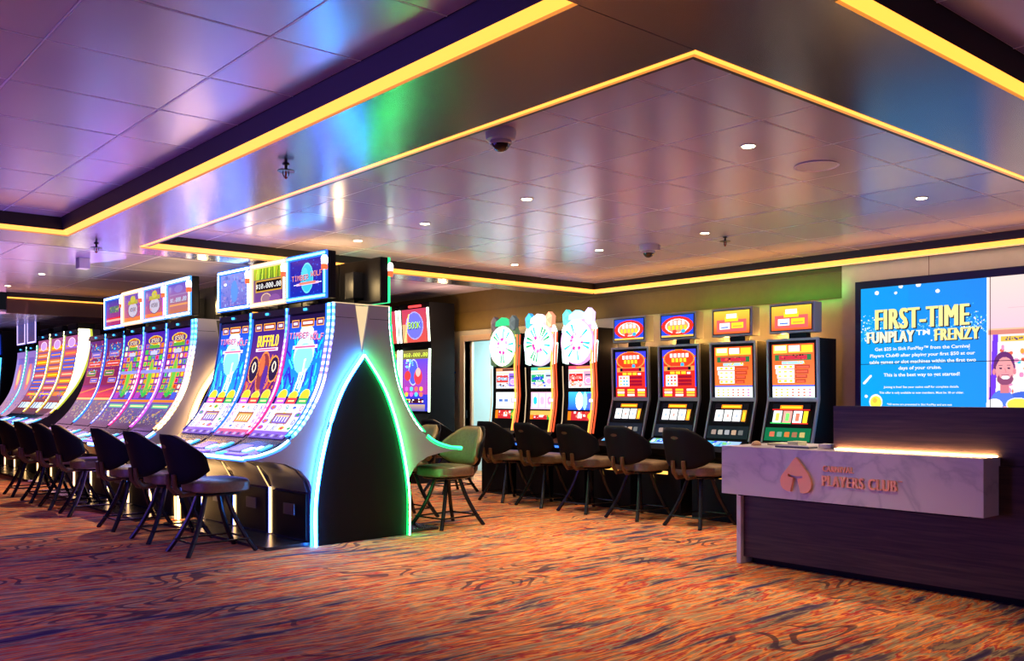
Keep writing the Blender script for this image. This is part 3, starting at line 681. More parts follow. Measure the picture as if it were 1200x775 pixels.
for i in range(3):
    m = curved_machine(ylab[i], (4.42, 14.75 + i * .80, 0), 0, .80, carnival_art(51 + i, 'yellow'), 'yellow', None, ('lo',), gain=1.2, zs=1.09, rim='yellow')
    MB().box(-.32, -.05, .10, .62, 2.11, 2.20, bev=.02).build('top_box', 'black_plastic', m)
    if i == 0:
        q = MB(); run = resample([(p[0], p[1]) for p in seg_between(.98, 2.11, .0)], 24)
        def wd(k): t_ = k / 24; return .012 + .17 * math.sin(PI * min(1, t_ * .62 + .06)) ** 1.4 * t_ ** .5
        for k in range(24):
            a, b = run[k], run[k + 1]
            q.add([(a[0] - .02, -.012, a[1]), (a[0] - .02 + wd(k), -.012, a[1]), (b[0] - .02 + wd(k + 1), -.012, b[1]), (b[0] - .02, -.012, b[1])], [(0, 1, 2, 3)], mul((1., .86, .40), 3.5))
            q.add([(a[0] - .02 + wd(k), -.010, a[1]), (a[0] - .02 + wd(k) + .035, -.010, a[1]), (b[0] - .02 + wd(k + 1) + .035, -.010, b[1]), (b[0] - .02 + wd(k + 1), -.010, b[1])], [(0, 1, 2, 3)], mul((.75, .8, .08), .8))
        q.build('side_glow_panel', 'led', m)
for i in range(2):
    m = curved_machine(['pale slot machine with cyan lit edge beside the furthest yellow lit machine', 'pale slot machine with cyan lit edge, last one before the dark cabinet'][i], (4.45, 17.30 + i * .72, 0), 0, .72, carnival_art(61 + i, 'pale'), 'cyan', None, ('lo',), gain=1.1, zs=1.02)
    t = MB().box(-.32, -.26, .05, .62, 2.16, 2.55, bev=.02).build('upright_sign', 'black_plastic', m)
    fr = MB(); ring_rect(fr, -.32, .05, .62, 2.16, 2.55, .03, .012, mul((.7, .5, 1.), 2), mul((.35, .3, .9), 1.2)); fr.build('sign_light', 'led', t)
    display('sign_screen', sign_art('haze'), .5, lambda u, v: (-.326, .59 - .51 * u, 2.19 + .33 * v), t)
    MB().box(-.3, -.25, .3, .4, 2.1, 2.17).build('sign_post', 'black_plastic', m)

# ------------------------------------------------------------------ upright cabinets on the wall side
def bold_frame(mb, x0, x1, y0, y1, z0, z1, w, depth, col=(0, 0, 0)):
    """picture-frame in a plane through (x0,z0)-(x1,z1), front towards -x"""
    def P(y, z, o=0.):
        t = (z - z0) / (z1 - z0); return (x0 + (x1 - x0) * t + o, y, z)
    for (a0, a1, b0, b1) in ((y0, y1, z0, z0 + w), (y0, y1, z1 - w, z1), (y0, y0 + w, z0 + w, z1 - w), (y1 - w, y1, z0 + w, z1 - w)):
        vs = [P(a0, b0), P(a1, b0), P(a1, b1), P(a0, b1), P(a0, b0, depth), P(a1, b0, depth), P(a1, b1, depth), P(a0, b1, depth)]
        mb.add(vs, [(0, 3, 2, 1), (4, 5, 6, 7), (0, 1, 5, 4), (1, 2, 6, 5), (2, 3, 7, 6), (3, 0, 4, 7)], col)
def poker_art(kind):
    c = Canvas(60, 72, RD)
    if kind == 'oval':
        c.grad(0, 0, 60, 72, C_(225, 40, 20), C_(200, 30, 20)); c.rect(0, 62, 60, 72, C_(60, 60, 220)); c.ell(30, 58, 28, 14, C_(240, 60, 20), edge=C_(255, 150, 60))
        for k, y in ((0, 60), (1, 53)):
            for i in range(5 - k): c.rect(14 + i * 7 + k * 3, y, 19 + i * 7 + k * 3, y + 6, WH if k == 0 else YE)
        c.ell(36, 49, 3.5, 3.5, C_(50, 170, 240)); c.rect(3, 40, 57, 47, C_(240, 150, 70)); c.rect(9, 41, 51, 46, C_(190, 10, 30)); c.rect(9, 41, 14, 46, BK); c.rect(46, 41, 51, 46, BK)
        for i in range(3): c.rect(14 + i * 10, 35, 22 + i * 10, 39, YE)
        c.rect(44, 35, 50, 38, WH); c.rect(6, 17, 27, 34, WH)
        for r in range(3):
            for q in range(3): c.rect(9 + q * 6, 19 + r * 5, 12 + q * 6, 22 + r * 5, random.choice([YE, OR, RD, C_(40, 170, 230)]))
        for r in range(3): c.rect(28, 18 + r * 5.5, 52, 22 + r * 5.5, C_(150, 0, 30))
        c.rect(0, 0, 60, 15, C_(200, 30, 30))
        for q in range(3):
            for r in range(3): c.rect(3 + q * 20, 2 + r * 4, 17 + q * 20, 5 + r * 4, [YE, WH, C_(250, 190, 90)][(q + r) % 3])
        c.rect(0, 16, 2, 60, BL); c.rect(58, 16, 60, 60, BL)
    else:
        c.grad(0, 0, 60, 72, C_(250, 120, 50), C_(250, 90, 30)); c.rect(2, 60, 22, 71, C_(250, 220, 80)); c.rect(4, 64, 20, 70, WH); c.rect(24, 62, 40, 70, WH); c.rect(42, 62, 58, 70, YE); c.rect(24, 60, 58, 62, C_(250, 200, 60))
        c.rect(4, 50, 56, 58, C_(40, 110, 60)); c.rect(10, 51, 50, 57, C_(200, 30, 60)); c.speck(10, 51, 50, 57, 10, [BK, C_(240, 90, 60)], 2)
        c.rect(14, 45, 46, 49, C_(170, 220, 250)); c.speck(14, 45, 46, 48, 6, [YE], 2)
        for r in range(4):
            y = 39 - r * 6.2; c.rect(4 + r * 1.6, y, 32, y + 5.5, WH); c.rect(33, y, 54 - r * 2, y + 5.2, C_(190, 60, 30)); c.rect(35, y + 1.5, 52 - r * 2, y + 3.5, C_(240, 90, 60))
            for q in range(3): c.rect(9 + q * 8, y + 1.5, 13 + q * 8, y + 4, YE)
        c.rect(0, 15, 60, 17, C_(40, 90, 230)); c.rect(0, 0, 60, 15, C_(250, 250, 255))
        for r in range(3):
            for q in range(7): c.rect(4 + q * 8, 2 + r * 4, 7 + q * 8, 4 + r * 4, [C_(230, 200, 60), C_(240, 120, 90), C_(210, 120, 180)][(q // 3) % 3])
    return c
def poker_sign(kind):
    c = Canvas(48, 36, RD)
    if kind == 'oval':
        c.rect(0, 0, 48, 36, BL); c.ell(24, 18, 24, 16, C_(235, 40, 20)); c.ell(24, 18, 18, 12, C_(250, 150, 110), edge=WH)
        for k in range(4): c.rect(13 + k * 6, 20, 17 + k * 6, 27, WH)
        for k in range(5): c.rect(10 + k * 6, 12, 14 + k * 6, 19, YE)
        c.ell(33, 9, 3, 3, C_(50, 170, 240)); c.ell(20, 9, 3, 3, C_(220, 60, 40)); c.rect(0, 0, 48, 3, C_(250, 190, 80))
    else:
        c.grad(0, 0, 48, 36, C_(250, 90, 40), C_(250, 200, 60)); c.rect(4, 3, 44, 22, C_(240, 90, 90)); c.rect(15, 19, 33, 27, YE); c.rect(17, 24, 31, 31, WH)
        c.rect(8, 7, 22, 17, WH); c.rect(24, 8, 40, 17, YE); c.rect(10, 9, 20, 11, C_(70, 110, 240)); c.rect(26, 10, 38, 12, C_(250, 160, 60))
    return c
def deal_art(kind):
    c = Canvas(60, 36, BK); c.rect(12, 27, 48, 34, OR); c.rect(14, 29, 46, 32, YE)
    if kind == 'plain':
        for k in range(3): c.rect(3 + k * 16, 3, 17 + k * 16, 24, WH); c.rect(8 + k * 16, 10, 12 + k * 16, 16, [C_(170, 190, 240), C_(240, 160, 150), C_(180, 190, 230)][k])
        c.rect(51, 3, 58, 24, C_(250, 160, 40)); c.rect(53, 6, 56, 20, YE)
    else:
        for k in range(3): c.rect(3 + k * 16, 3, 17 + k * 16, 24, [WH, C_(250, 160, 150), WH][k]); c.rect(7 + k * 16, 6, 13 + k * 16, 20, [C_(230, 200, 90), C_(120, 220, 110), C_(250, 120, 90)][k])
        c.rect(0, 1, 33, 3, GR); c.rect(35, 1, 60, 3, RD); c.rect(0, 25, 60, 27, RD); c.rect(51, 3, 58, 24, YE)
    return c
def poker_machine(label, y0, kind, tint):
    w = .575; root = thing('video_poker_machine', label, 'video poker machine', (0, y0, 0), 0)
    xt, xk, xb = 8.10, 8.115, 7.99
    prof = [(7.80, 0), (7.80, .62), (7.74, .66), (7.70, .72), (7.84, .76), (xb + .02, .83), (xk + .02, 1.26), (xt + .02, 1.86), (8.44, 1.86), (8.44, 0)]
    MB().prism(prof, 0, w).build('cabinet', 'black_plastic', root)
    fr = MB(); bold_frame(fr, xk, xt, -.004, w + .004, 1.255, 1.865, .022, .03); bold_frame(fr, xb, xk, -.004, w + .004, .80, 1.255, .020, .03); fr.build('trim_frame', 'silver', root)
    cv = poker_art(kind); display('pay_table_screen', cv, 1.25, lambda u, v: (xk + .012 + (xt - xk) * v, w - .055 - (w - .10) * u, 1.275 + .535 * v), root)
    cv = deal_art('plain' if tint != 'g' else 'wild')
    pk = display('reel_screen', cv, 1.35, lambda u, v: (xb + .042 + .075 * (.12 + .8 * v), w - .08 - (w - .15) * u, 1.01 + .20 * v), root)
    tc = {'g': (.0, .28, .10), 'b': (.01, .015, .03)}[tint]
    br = MB(); br.add([(xb + .015, .03, .845), (xb + .015, w - .03, .845), (xb + .05, w - .03, .975), (xb + .05, .03, .975)], [(0, 3, 2, 1)], mul(tc, .55))
    bro = br.build('button_panel', 'display', root)
    for k in range(5):
        yy = w - .12 - k * .085
        co = [(.9, .2, .1), (.2, .5, .35), (.9, .25, .05), (.5, .2, .1), (.8, .6, .2)][k] if tint == 'g' else [(.5, .35, .3), (.6, .55, .5), (.5, .5, .55), (.7, .45, .3), (.2, .2, .2)][k]
        MB().add([(xb + .008, yy - .022, .89), (xb + .008, yy + .022, .89), (xb + .018, yy + .022, .93), (xb + .018, yy - .022, .93), (xb + .03, yy - .022, .885), (xb + .03, yy + .022, .885), (xb + .04, yy + .022, .935), (xb + .04, yy - .022, .935)],
                 [(0, 3, 2, 1), (0, 1, 5, 4), (1, 2, 6, 5), (2, 3, 7, 6), (3, 0, 4, 7)], mul(co, .8)).build('play_button', 'display', bro)
    c = Canvas(24, 6, C_(150, 190, 250)); c.speck(0, 0, 24, 6, 26, [BL, C_(60, 180, 240), WH, C_(120, 200, 120)], 2)
    display('deck_screen', c, 1.2, lambda u, v: (7.86 + .10 * v, w - .06 - (w - .12) * u, .768 + .05 * v), root)
    MB().add([(7.795, w * .3, .44), (7.795, w * .7, .44), (7.795, w * .7, .475), (7.795, w * .3, .475)], [(0, 3, 2, 1)], mul((1., .45, .08), 2)).build('base_light', 'led', root)
    # top monitor on a short neck
    MB().box(8.16, 8.24, w * .28, w * .62, 1.855, 1.935).build('neck', 'black_plastic', root)
    mon = MB().box(8.10, 8.24, .035, w - .03, 1.92, 2.22, bev=.008).build('top_monitor', 'silver', root)
    MB().box(8.092, 8.102, .055, w - .05, 1.94, 2.20).build('bezel', 'screen_bezel', mon)
    display('monitor_screen', poker_sign(kind), 1.25, lambda u, v: (8.090, w - .065 - (w - .125) * u, 1.950 + .240 * v), mon)
    return root
random.seed(77)
poker_machine('video poker machine with green glowing buttons, partly behind the desk', 4.885, 'white', 'g')
poker_machine('video poker machine with orange and white pay table, second from the desk', 5.60, 'white', 'b')
poker_machine('video poker machine with red oval logo screens, second from the wheel machines', 6.325, 'oval', 'b')
poker_machine('video poker machine with red oval logo screens, next to the wheel machines', 7.045, 'oval', 'b')

def wheel_machine(label, yc, hue, ctop, crown):
    w = .54; root = thing('wheel_slot_machine', label, 'wheel slot machine', (0, yc, 0), 0)
    h = w / 2
    prof = [(7.82, 0), (7.82, .62), (7.72, .66), (7.69, .72), (7.90, .78), (7.985, .86), (8.02, 1.2), (8.02, 2.12), (8.40, 2.12), (8.40, 0)]
    MB().prism(prof, -h, h).build('cabinet', 'black_plastic', root)
    def scr(name, cv, k, z0, z1, m=.05):
        xx = lambda z: 7.985 + (min(z, 1.2) - .86) / .34 * .035 - .004
        return display(name, cv, k, lambda u, v: (xx(z0 + (z1 - z0) * v), h - m - .02 - (w - 2 * m - .02) * u, z0 + (z1 - z0) * v), root)
    c = Canvas(44, 40, C_(240, 235, 240)); c.rect(0, 34, 44, 40, ctop[0]); c.rect(14, 35, 40, 39, ctop[1]); c.rect(0, 28, 44, 32, C_(250, 230, 200))
    c.rect(1, 12, 26, 26, ctop[2]); c.rect(3, 16, 24, 22, ctop[3]); c.rect(28, 4, 43, 30, ctop[4]); c.ell(36, 13, 6, 6, C_(230, 170, 240), edge=WH); c.rect(30, 22, 42, 25, C_(90, 80, 120))
    c.speck(1, 2, 26, 10, 30, [WH, ctop[1], ctop[3], C_(220, 190, 210)], 3); c.speck(2, 12, 26, 26, 18, [WH, ctop[2]], 2)
    scr('top_screen', c, 1.15, 1.39, 1.66)
    c = Canvas(44, 26, WH)
    if hue == 'blue': c.grad(0, 0, 44, 26, C_(40, 90, 240), C_(70, 200, 250)); c.ell(20, 13, 7, 13, WH); c.ell(30, 13, 4, 13, C_(170, 240, 255)); c.rect(34, 2, 44, 24, C_(90, 110, 210))
    elif hue == 'pink':
        c.rect(0, 0, 44, 26, C_(250, 190, 215))
        for k in range(3): c.rect(3 + k * 14, 2, 14 + k * 14, 24, C_(252, 225, 240)); c.ell(8.5 + k * 14, 13, 4, 6, [C_(40, 200, 220), C_(230, 180, 230), C_(220, 150, 200)][k])
    else: c.rect(6, 11, 14, 15, C_(70, 110, 190)); c.rect(18, 11, 26, 15, C_(90, 130, 200)); c.rect(32, 9, 40, 17, C_(200, 190, 230))
    scr('reel_screen', c, 1.3, 1.12, 1.34)
    c = Canvas(44, 12, C_(210, 40, 50)); c.rect(0, 0, 6, 12, OR); c.rect(34, 0, 44, 12, C_(60, 170, 60) if hue != 'blue' else C_(220, 60, 50)); c.rect(18, 3, 26, 9, WH); c.ell(39, 6, 3, 4, YE); c.speck(6, 2, 34, 10, 12, [C_(250, 160, 120), WH, OR], 3)
    if hue == 'pink': c.rect(0, 6, 44, 12, C_(240, 190, 90))
    scr('info_screen', c, 1.1, .99, 1.10)
    # wheel
    wz, wr, wx = 1.955, .268, 7.955
    rim = MB(); rr = bmesh.new(); n = 40
    prof = [(.0, 0), (wr + .008, 0), (wr + .016, .02), (wr + .012, .06), (wr - .002, .062)]
    for (r, d) in ():
        pass
    vs = []; fs = []
    for (r, d) in prof:
        for k in range(n):
            a = 2 * PI * k / n; vs.append((wx + .065 - d, r * math.cos(a), wz + r * math.sin(a)))
    for i in range(len(prof) - 1):
        for k in range(n): fs.append((i * n + k, i * n + (k + 1) % n, (i + 1) * n + (k + 1) % n, (i + 1) * n + k))
    rr.free(); rim.add(vs, fs, crown[3]); rim.build('wheel_ring', 'led', root)
    wb = MB(); nseg = 24; random.seed(int(yc * 10))
    for k in range(nseg):
        a0 = 2 * PI * k / nseg; a1 = 2 * PI * (k + 1) / nseg
        pale = (2.3, 2.1, 2.6); pc = [(2.4, 1.3, 2.2), (1.2, 2.3, 2.4), (2.3, 2.3, 1.3)][k % 3]
        segs = [(0, .26, pale), (.26, .42, random.choice([pale, pale, (1.1, .06, .5), (1.6, .5, 1.3)])), (.42, .86, random.choice([pale, pale, pc, pc, (.02, .75, .8), (.08, .9, 1.1), (.02, .6, .18)])), (.86, 1., pc)]
        for r0, r1, co in segs:
            q = []
            sh = .22 if r0 == .42 and co[0] < .9 else 0
            b0 = a0 + (a1 - a0) * sh; b1 = a1 - (a1 - a0) * sh
            for r, a in ((r0, b0), (r1, b0), (r1, b1), (r0, b1)): q.append((wx, r * wr * math.cos(a), wz + r * wr * math.sin(a)))
            if sh:
                for (c0, c1) in ((a0, b0), (b1, a1)):
                    wb.add([(wx, r * wr * math.cos(a), wz + r * wr * math.sin(a)) for r, a in ((r0, c0), (r1, c0), (r1, c1), (r0, c1))], [(0, 1, 2, 3)], pale)
            wb.add(q, [(0, 1, 2, 3)] if r0 > 0 else [(1, 2, 3)], co)
    wb.build('prize_wheel', 'led', root)
    # faceted crown pieces and side wings
    def gem(name, cy, cz, ry, rz, col, mat='led'):
        pts = [(0, rz), (ry, rz * .45), (ry * .8, -rz * .7), (0, -rz), (-ry * .8, -rz * .7), (-ry, rz * .45)]
        vs = [(7.93, cy, cz)] + [(7.965, cy + a, cz + b) for a, b in pts] + [(8.03, cy + a, cz + b) for a, b in pts]
        fs = [(0, 1 + k, 1 + (k + 1) % 6) for k in range(6)] + [(1 + k, 7 + k, 7 + (k + 1) % 6, 1 + (k + 1) % 6) for k in range(6)]
        cs = [mul(col, .75 + .25 * (k % 2)) for k in range(6)] + [mul(col, .4)] * 6
        MB().add(vs, fs, cs).build(name, mat, root)
    gem('crown_gem', .19, wz + .30, .065, .105, crown[0]); gem('crown_gem', -.19, wz + .30, .065, .105, crown[2])
    MB().add([(7.94, -.13, wz + .27), (7.94, .13, wz + .27), (7.94, .12, wz + .33), (7.94, 0, wz + .385), (7.94, -.12, wz + .33), (8.03, -.13, wz + .27), (8.03, .13, wz + .27), (8.03, .12, wz + .33), (8.03, 0, wz + .385), (8.03, -.12, wz + .33)],
             [(0, 4, 3, 2, 1), (1, 2, 7, 6), (2, 3, 8, 7), (3, 4, 9, 8), (4, 0, 5, 9)], crown[1]).build('crown_peak', 'led', root)
    for s in (-1, 1):
        MB().prism([(s * .20, wz - .27), (s * .275, wz - .25), (s * .285, wz + .16), (s * .24, wz + .24), (s * .215, wz + .10), (s * .30, wz), (s * .22, wz - .15)], 7.985, 8.03, crown[4], axis='x').build('side_wing', 'led', root)
    for (yy, co, x0) in ((-h - .004, mul((1., .16, .05), 1.6), 7.965), (-h + .022, mul((1., .55, .08), 1.4), 7.955), (-h - .016, mul((1., .10, .03), 1.1), 8.0)):
        MB().tube([(x0 + .02, yy, 2.10), (x0, yy, 1.66), (x0 + .02, yy, 1.3), (x0, yy, 1.1), (x0 - .05, yy, .84)], .011, 6, co).build('neon_tube', 'led', root)
    MB().tube([(7.97, h - .01, 1.66), (7.985, h - .01, 1.3), (7.96, h - .01, .98), (7.92, h - .01, .84)], .007, 6, mul((1., .7, .4), .7)).build('neon_tube', 'led', root)
    MB().box(7.86, 7.94, -.12, .12, .775, .80, mul((.1, .3, 1.), .8)).build('button_deck', 'led', root)
    MB().box(7.68, 7.70, -h + .03, h - .03, .665, .69, mul((.05, .2, 1.), 1.6)).build('deck_light', 'led', root)
    MB().lathe([(0, 0), (.022, 0), (.022, .03), (0, .034)], 7.96, -h + .03, 12, mul((1., .8, .6), 3), 1.22).build('knob_light', 'led', root)
    return root
cr3 = (mul((.1, .8, .75), 3), mul((.2, .7, 1.), 4), mul((.7, .5, 1.), 4), mul((1., .3, .9), 1.6), mul((.7, .95, .9), 3))
cr2 = (mul((.06, .45, 1.), 2.4), mul((1., .8, 1.), 3), mul((1., .35, .2), 2.6), mul((.7, .6, .9), 1.2), mul((.7, 1., .85), 1.8))
cr1 = (mul((.3, .2, .2), .8), mul((.05, .8, .3), 1.0), mul((.25, .3, .3), .8), mul((.3, .5, .2), .6), mul((.12, .2, .1), .8))
wheel_machine('prize wheel slot machine with brightly lit purple and white crown, beside the video poker machines', 8.065, 'blue', (C_(250, 90, 110), C_(250, 150, 80), RD, C_(250, 130, 120), C_(250, 170, 200)), cr3)
wheel_machine('prize wheel slot machine with blue and orange crown gems, middle of the three wheels', 8.765, 'pink', (C_(80, 200, 170), C_(230, 200, 60), C_(20, 180, 110), C_(40, 80, 220), C_(210, 220, 240)), cr2)
wheel_machine('prize wheel slot machine with unlit crown and green centre gem, beside the doorway', 9.475, 'white', (C_(240, 160, 110), C_(90, 50, 50), C_(220, 60, 50), C_(150, 190, 240), C_(150, 110, 240)), cr1)

def book_art(kind):
    if kind == 'top':
        c = Canvas(48, 36, C_(200, 60, 60)); c.grad(0, 0, 48, 36, C_(210, 80, 70), C_(190, 60, 90)); c.ell(24, 18, 17, 15, C_(110, 110, 240), edge=C_(170, 170, 250)); c.text('BOOK', 24, 15, C_(190, 250, 60), 1, C_(40, 60, 40)); c.rect(0, 0, 8, 20, C_(250, 170, 120)); c.line(4, 2, 14, 30, C_(250, 220, 130), 2)
        return c
    c = Canvas(62, 110, C_(50, 50, 190)); c.grad(0, 30, 62, 110, C_(170, 60, 150), C_(60, 70, 220)); c.rect(0, 94, 62, 110, C_(120, 110, 60)); c.text('$60,000.00', 31, 98, C_(240, 255, 90), 1, C_(60, 90, 20), 1)
    c.ell(26, 70, 12, 24, C_(80, 90, 240), edge=C_(190, 200, 255)); c.ell(38, 62, 10, 14, C_(230, 60, 70)); c.ell(38, 70, 6, 8, C_(250, 180, 170)); c.ell(12, 64, 8, 9, C_(220, 60, 60)); c.speck(4, 76, 24, 92, 14, [C_(120, 200, 255), WH], 5)
    for r in range(2):
        for k in range(4): c.ell(10 + k * 12, 30 + r * 10, 4.5, 4, [C_(250, 190, 60), C_(220, 90, 220), C_(90, 200, 240), C_(250, 110, 90)][(k + r) % 4])
    c.rect(4, 14, 52, 22, C_(60, 20, 40)); c.speck(6, 15, 50, 21, 16, [RD, YE, WH], 3); c.grad(0, 0, 56, 12, C_(90, 90, 160), C_(190, 160, 120))
    return c
def book_machine(label, y0):
    w = .80; root = thing('slot_machine', label, 'slot machine', (0, y0, 0), 0)
    MB().prism([(7.75, 0), (7.75, .66), (7.62, .70), (7.62, .80), (7.86, .88), (7.98, 1.02), (8.0, 2.0), (7.99, 2.04), (7.95, 2.68), (8.42, 2.68), (8.42, 0)], 0, w).build('cabinet', 'black_plastic', root)
    display('main_screen', book_art('main'), 1.4, lambda u, v: (7.968 + .022 * v, w - .07 - (w - .14) * u, 1.06 + .92 * v), root)
    display('top_screen', book_art('top'), 1.3, lambda u, v: (7.985 - .036 * v, w - .08 - (w - .16) * u, 2.10 + .50 * v), root)
    for yy in (.028, w - .028):
        MB().tube([(7.97, yy, 1.05), (7.975, yy, 1.6), (7.985, yy, 1.99)], .018, 6, mul((.8, 1., .75), 3)).build('side_light', 'led', root)
        MB().tube([(7.98, yy, 2.10), (7.94, yy, 2.60)], .018, 6, mul((.95, 1., .75), 3)).build('side_light', 'led', root)
    MB().box(7.92, 7.96, .2, .5, 2.62, 2.65, mul((1., .05, .05), 2)).build('top_light', 'led', root)
    return root
for i, lab in enumerate(('tall slot machine with BOOK sign screen, fully visible beyond the green lit edge', 'tall slot machine with BOOK sign screen, half hidden behind the green lit edge')):
    book_machine(lab, 11.15 + i * .83)
def tall_dark_machine():
    # dark cabinet with cyan edge at the far left
    root = thing('slot_machine', 'dark slot machine with cyan edge light and blue sign at the far left end', 'slot machine', (4.3, 19.3, 0), 0)
    MB().prism([(-.5, 0), (-.5, .7), (-.62, .8), (-.35, 1.0), (-.28, 2.0), (-.30, 2.5), (.1, 2.5), (.1, 0)], 0, .8).build('cabinet', 'black_plastic', root)
    c = Canvas(30, 60, NV); c.speck(0, 0, 30, 60, 120, [BL, YE, WH, C_(60, 120, 230), BK, BK], 4); display('main_screen', c, 1., lambda u, v: (-.36 + .07 * v, .74 - .68 * u, 1.02 + .93 * v), root)
    c = Canvas(30, 20, C_(20, 60, 210)); c.text('PI', 14, 6, WH, 1); display('top_screen', c, 1.1, lambda u, v: (-.296 - .01 * v, .72 - .64 * u, 2.06 + .38 * v), root)
    MB().tube([(-.38, .03, 1.0), (-.31, .03, 2.0)], .02, 6, mul(CYN, 2.5)).build('side_light', 'led', root)
    return root
tall_dark_machine()

# ------------------------------------------------------------------ casino chairs
def make_chair(label):
    root = thing('casino_chair', label, 'chair', (0, 0, 0), 0)
    A = math.radians(68); R = .308
    def bp(t, s, off):
        th = t * A; zt = .985 - .17 * max(0, abs(t) - .30) ** 1.4 / .61; zb = .575 + .12 * abs(t) ** 2.4
        z = zb + (zt - zb) * s
        r = R + off; lean = .10 * (z - .60) / .38
        return (.005 - r * math.cos(th) - lean, r * 1.0 * math.sin(th), z)
    def slab(o0, o1, t0, s0, s1, bulge, name, mat):
        nu, nv = 26, 12; mb = MB(); vs = []; fs = []
        def edge(t, s):
            d = min(1, min(t + 1, 1 - t) / .14, s / .16 + .0, (1 - s) / .16) if True else 1
            return math.sqrt(max(0, 1 - (1 - max(0, d)) ** 2))
        for side in (0, 1):
            for j in range(nv + 1):
                for i in range(nu + 1):
                    t = -1 + 2 * i / nu; s = j / nv; e = edge(t, s); mid = (o0 + o1) / 2
                    off = mid + ((o0 - mid) if side == 0 else (o1 - mid)) * (.25 + .75 * e)
                    vs.append(bp(t * t0, s0 + (s1 - s0) * s, off))
        K = (nu + 1) * (nv + 1)
        for j in range(nv):
            for i in range(nu):
                a = j * (nu + 1) + i; fs.append((a, a + 1, a + nu + 2, a + nu + 1)); fs.append((K + a, K + a + nu + 1, K + a + nu + 2, K + a + 1))
        for i in range(nu):
            fs.append((i, K + i, K + i + 1, i + 1)); a = nv * (nu + 1) + i; fs.append((a, a + 1, K + a + 1, K + a))
        for j in range(nv):
            a = j * (nu + 1); b = a + nu + 1; fs.append((a, b, K + b, K + a)); a += nu; b += nu; fs.append((a, K + a, K + b, b))
        mb.add(vs, fs); return mb.build(name, mat, root, 'all')
    slab(-.004, .022, 1.0, 0, 1, 0, 'back_shell', 'chair_shell')
    slab(-.062, -.004, .96, .03, .985, 0, 'back_cushion', 'chair_vinyl')
    # grip recess
    g = MB(); vs = []
    for k in range(12):
        a = 2 * PI * k / 12; yy = .042 * math.cos(a); zz = .885 + .016 * math.sin(a); th = math.asin(yy / R)
        lean = .10 * (zz - .60) / .38; r = R + .025; vs.append((.005 - r * math.cos(th) - lean, r * math.sin(th), zz))
    g.add(vs, [tuple(range(12))]); g.build('grip', 'chair_wood', root)
    # seat cushion
    def seat(z0, z1, half, fr, name, mat, top=0.):
        mb = MB(); n = 36; rings = []
        for (k, z) in ((.90, z0), (.985, z0 + .012), (1., (z0 + z1) / 2), (.985, z1 - .018), (.93, z1 - .004), (.6, z1 + top), (.0, z1 + top)):
            ring = []
            for i in range(n):
                a = 2 * PI * i / n; ca, sa = math.cos(a), math.sin(a); p = 3.6
                rr = (abs(ca) ** p + abs(sa) ** p) ** (-1 / p)
                ring.append((k * rr * ca * half + fr, k * rr * sa * half * 1.02, z))
            rings.append(ring)
        vs = [v for r in rings for v in r]; fs = [tuple(reversed(range(n)))]
        for i in range(len(rings) - 1):
            for k in range(n): fs.append((i * n + k, i * n + (k + 1) % n, (i + 1) * n + (k + 1) % n, (i + 1) * n + k))
        mb.add(vs, fs); return mb.build(name, mat, root, True)
    seat(.505, .605, .245, .03, 'seat', 'seat_vinyl_shaded', .008)
    seat(.475, .507, .20, .02, 'seat_pan', 'chair_metal')
    # back supports
    for s in (-1, 1):
        MB().tube([(-.16, s * .065, .495), (-.28, s * .065, .49), (-.335, s * .065, .55), (-.345, s * .065, .66)], .021, 8).build('back_support', 'chair_wood', root, True)
    for sx in (-1, 1):
        for sy in (-1, 1):
            MB().tube(catmull3([(sx * .085, sy * .075, .485), (sx * .110, sy * .095, .40), (sx * .145, sy * .120, .29), (sx * .215, sy * .170, .13), (sx * .29, sy * .222, .0)]), [.020] * 21, 8).build('leg', 'chair_metal', root, True)
    fr = []
    pts = [(-.245, -.195, .105), (.245, -.195, .105), (.245, .195, .105), (-.245, .195, .105)]
    MB().tube(pts, .009, 6, closed=True).build('footrest', 'chair_metal', root, True)
    return root
def catmull3(P, n=5):
    out = []
    for i in range(len(P) - 1):
        p0 = P[max(0, i - 1)]; p1 = P[i]; p2 = P[i + 1]; p3 = P[min(len(P) - 1, i + 2)]
        for k in range(n):
            t = k / n
            out.append(tuple(.5 * (2 * p1[j] + (-p0[j] + p2[j]) * t + (2 * p0[j] - 5 * p1[j] + 4 * p2[j] - p3[j]) * t * t + (-p0[j] + 3 * p1[j] - 3 * p2[j] + p3[j]) * t ** 3) for j in (0, 1, 2)))
    out.append(P[-1]); return out
ch = make_chair('black-backed casino chair at the front curved machine, nearest and largest of the left row')
ch.location = (3.12, 7.48, 0); ch.rotation_euler = (0, 0, 0); ch['group'] = 'chairs along the curved machines'
G1 = 'chairs along the curved machines'; G2 = 'chairs along the wall machines'; G3 = 'chairs on the far side of the first bank'
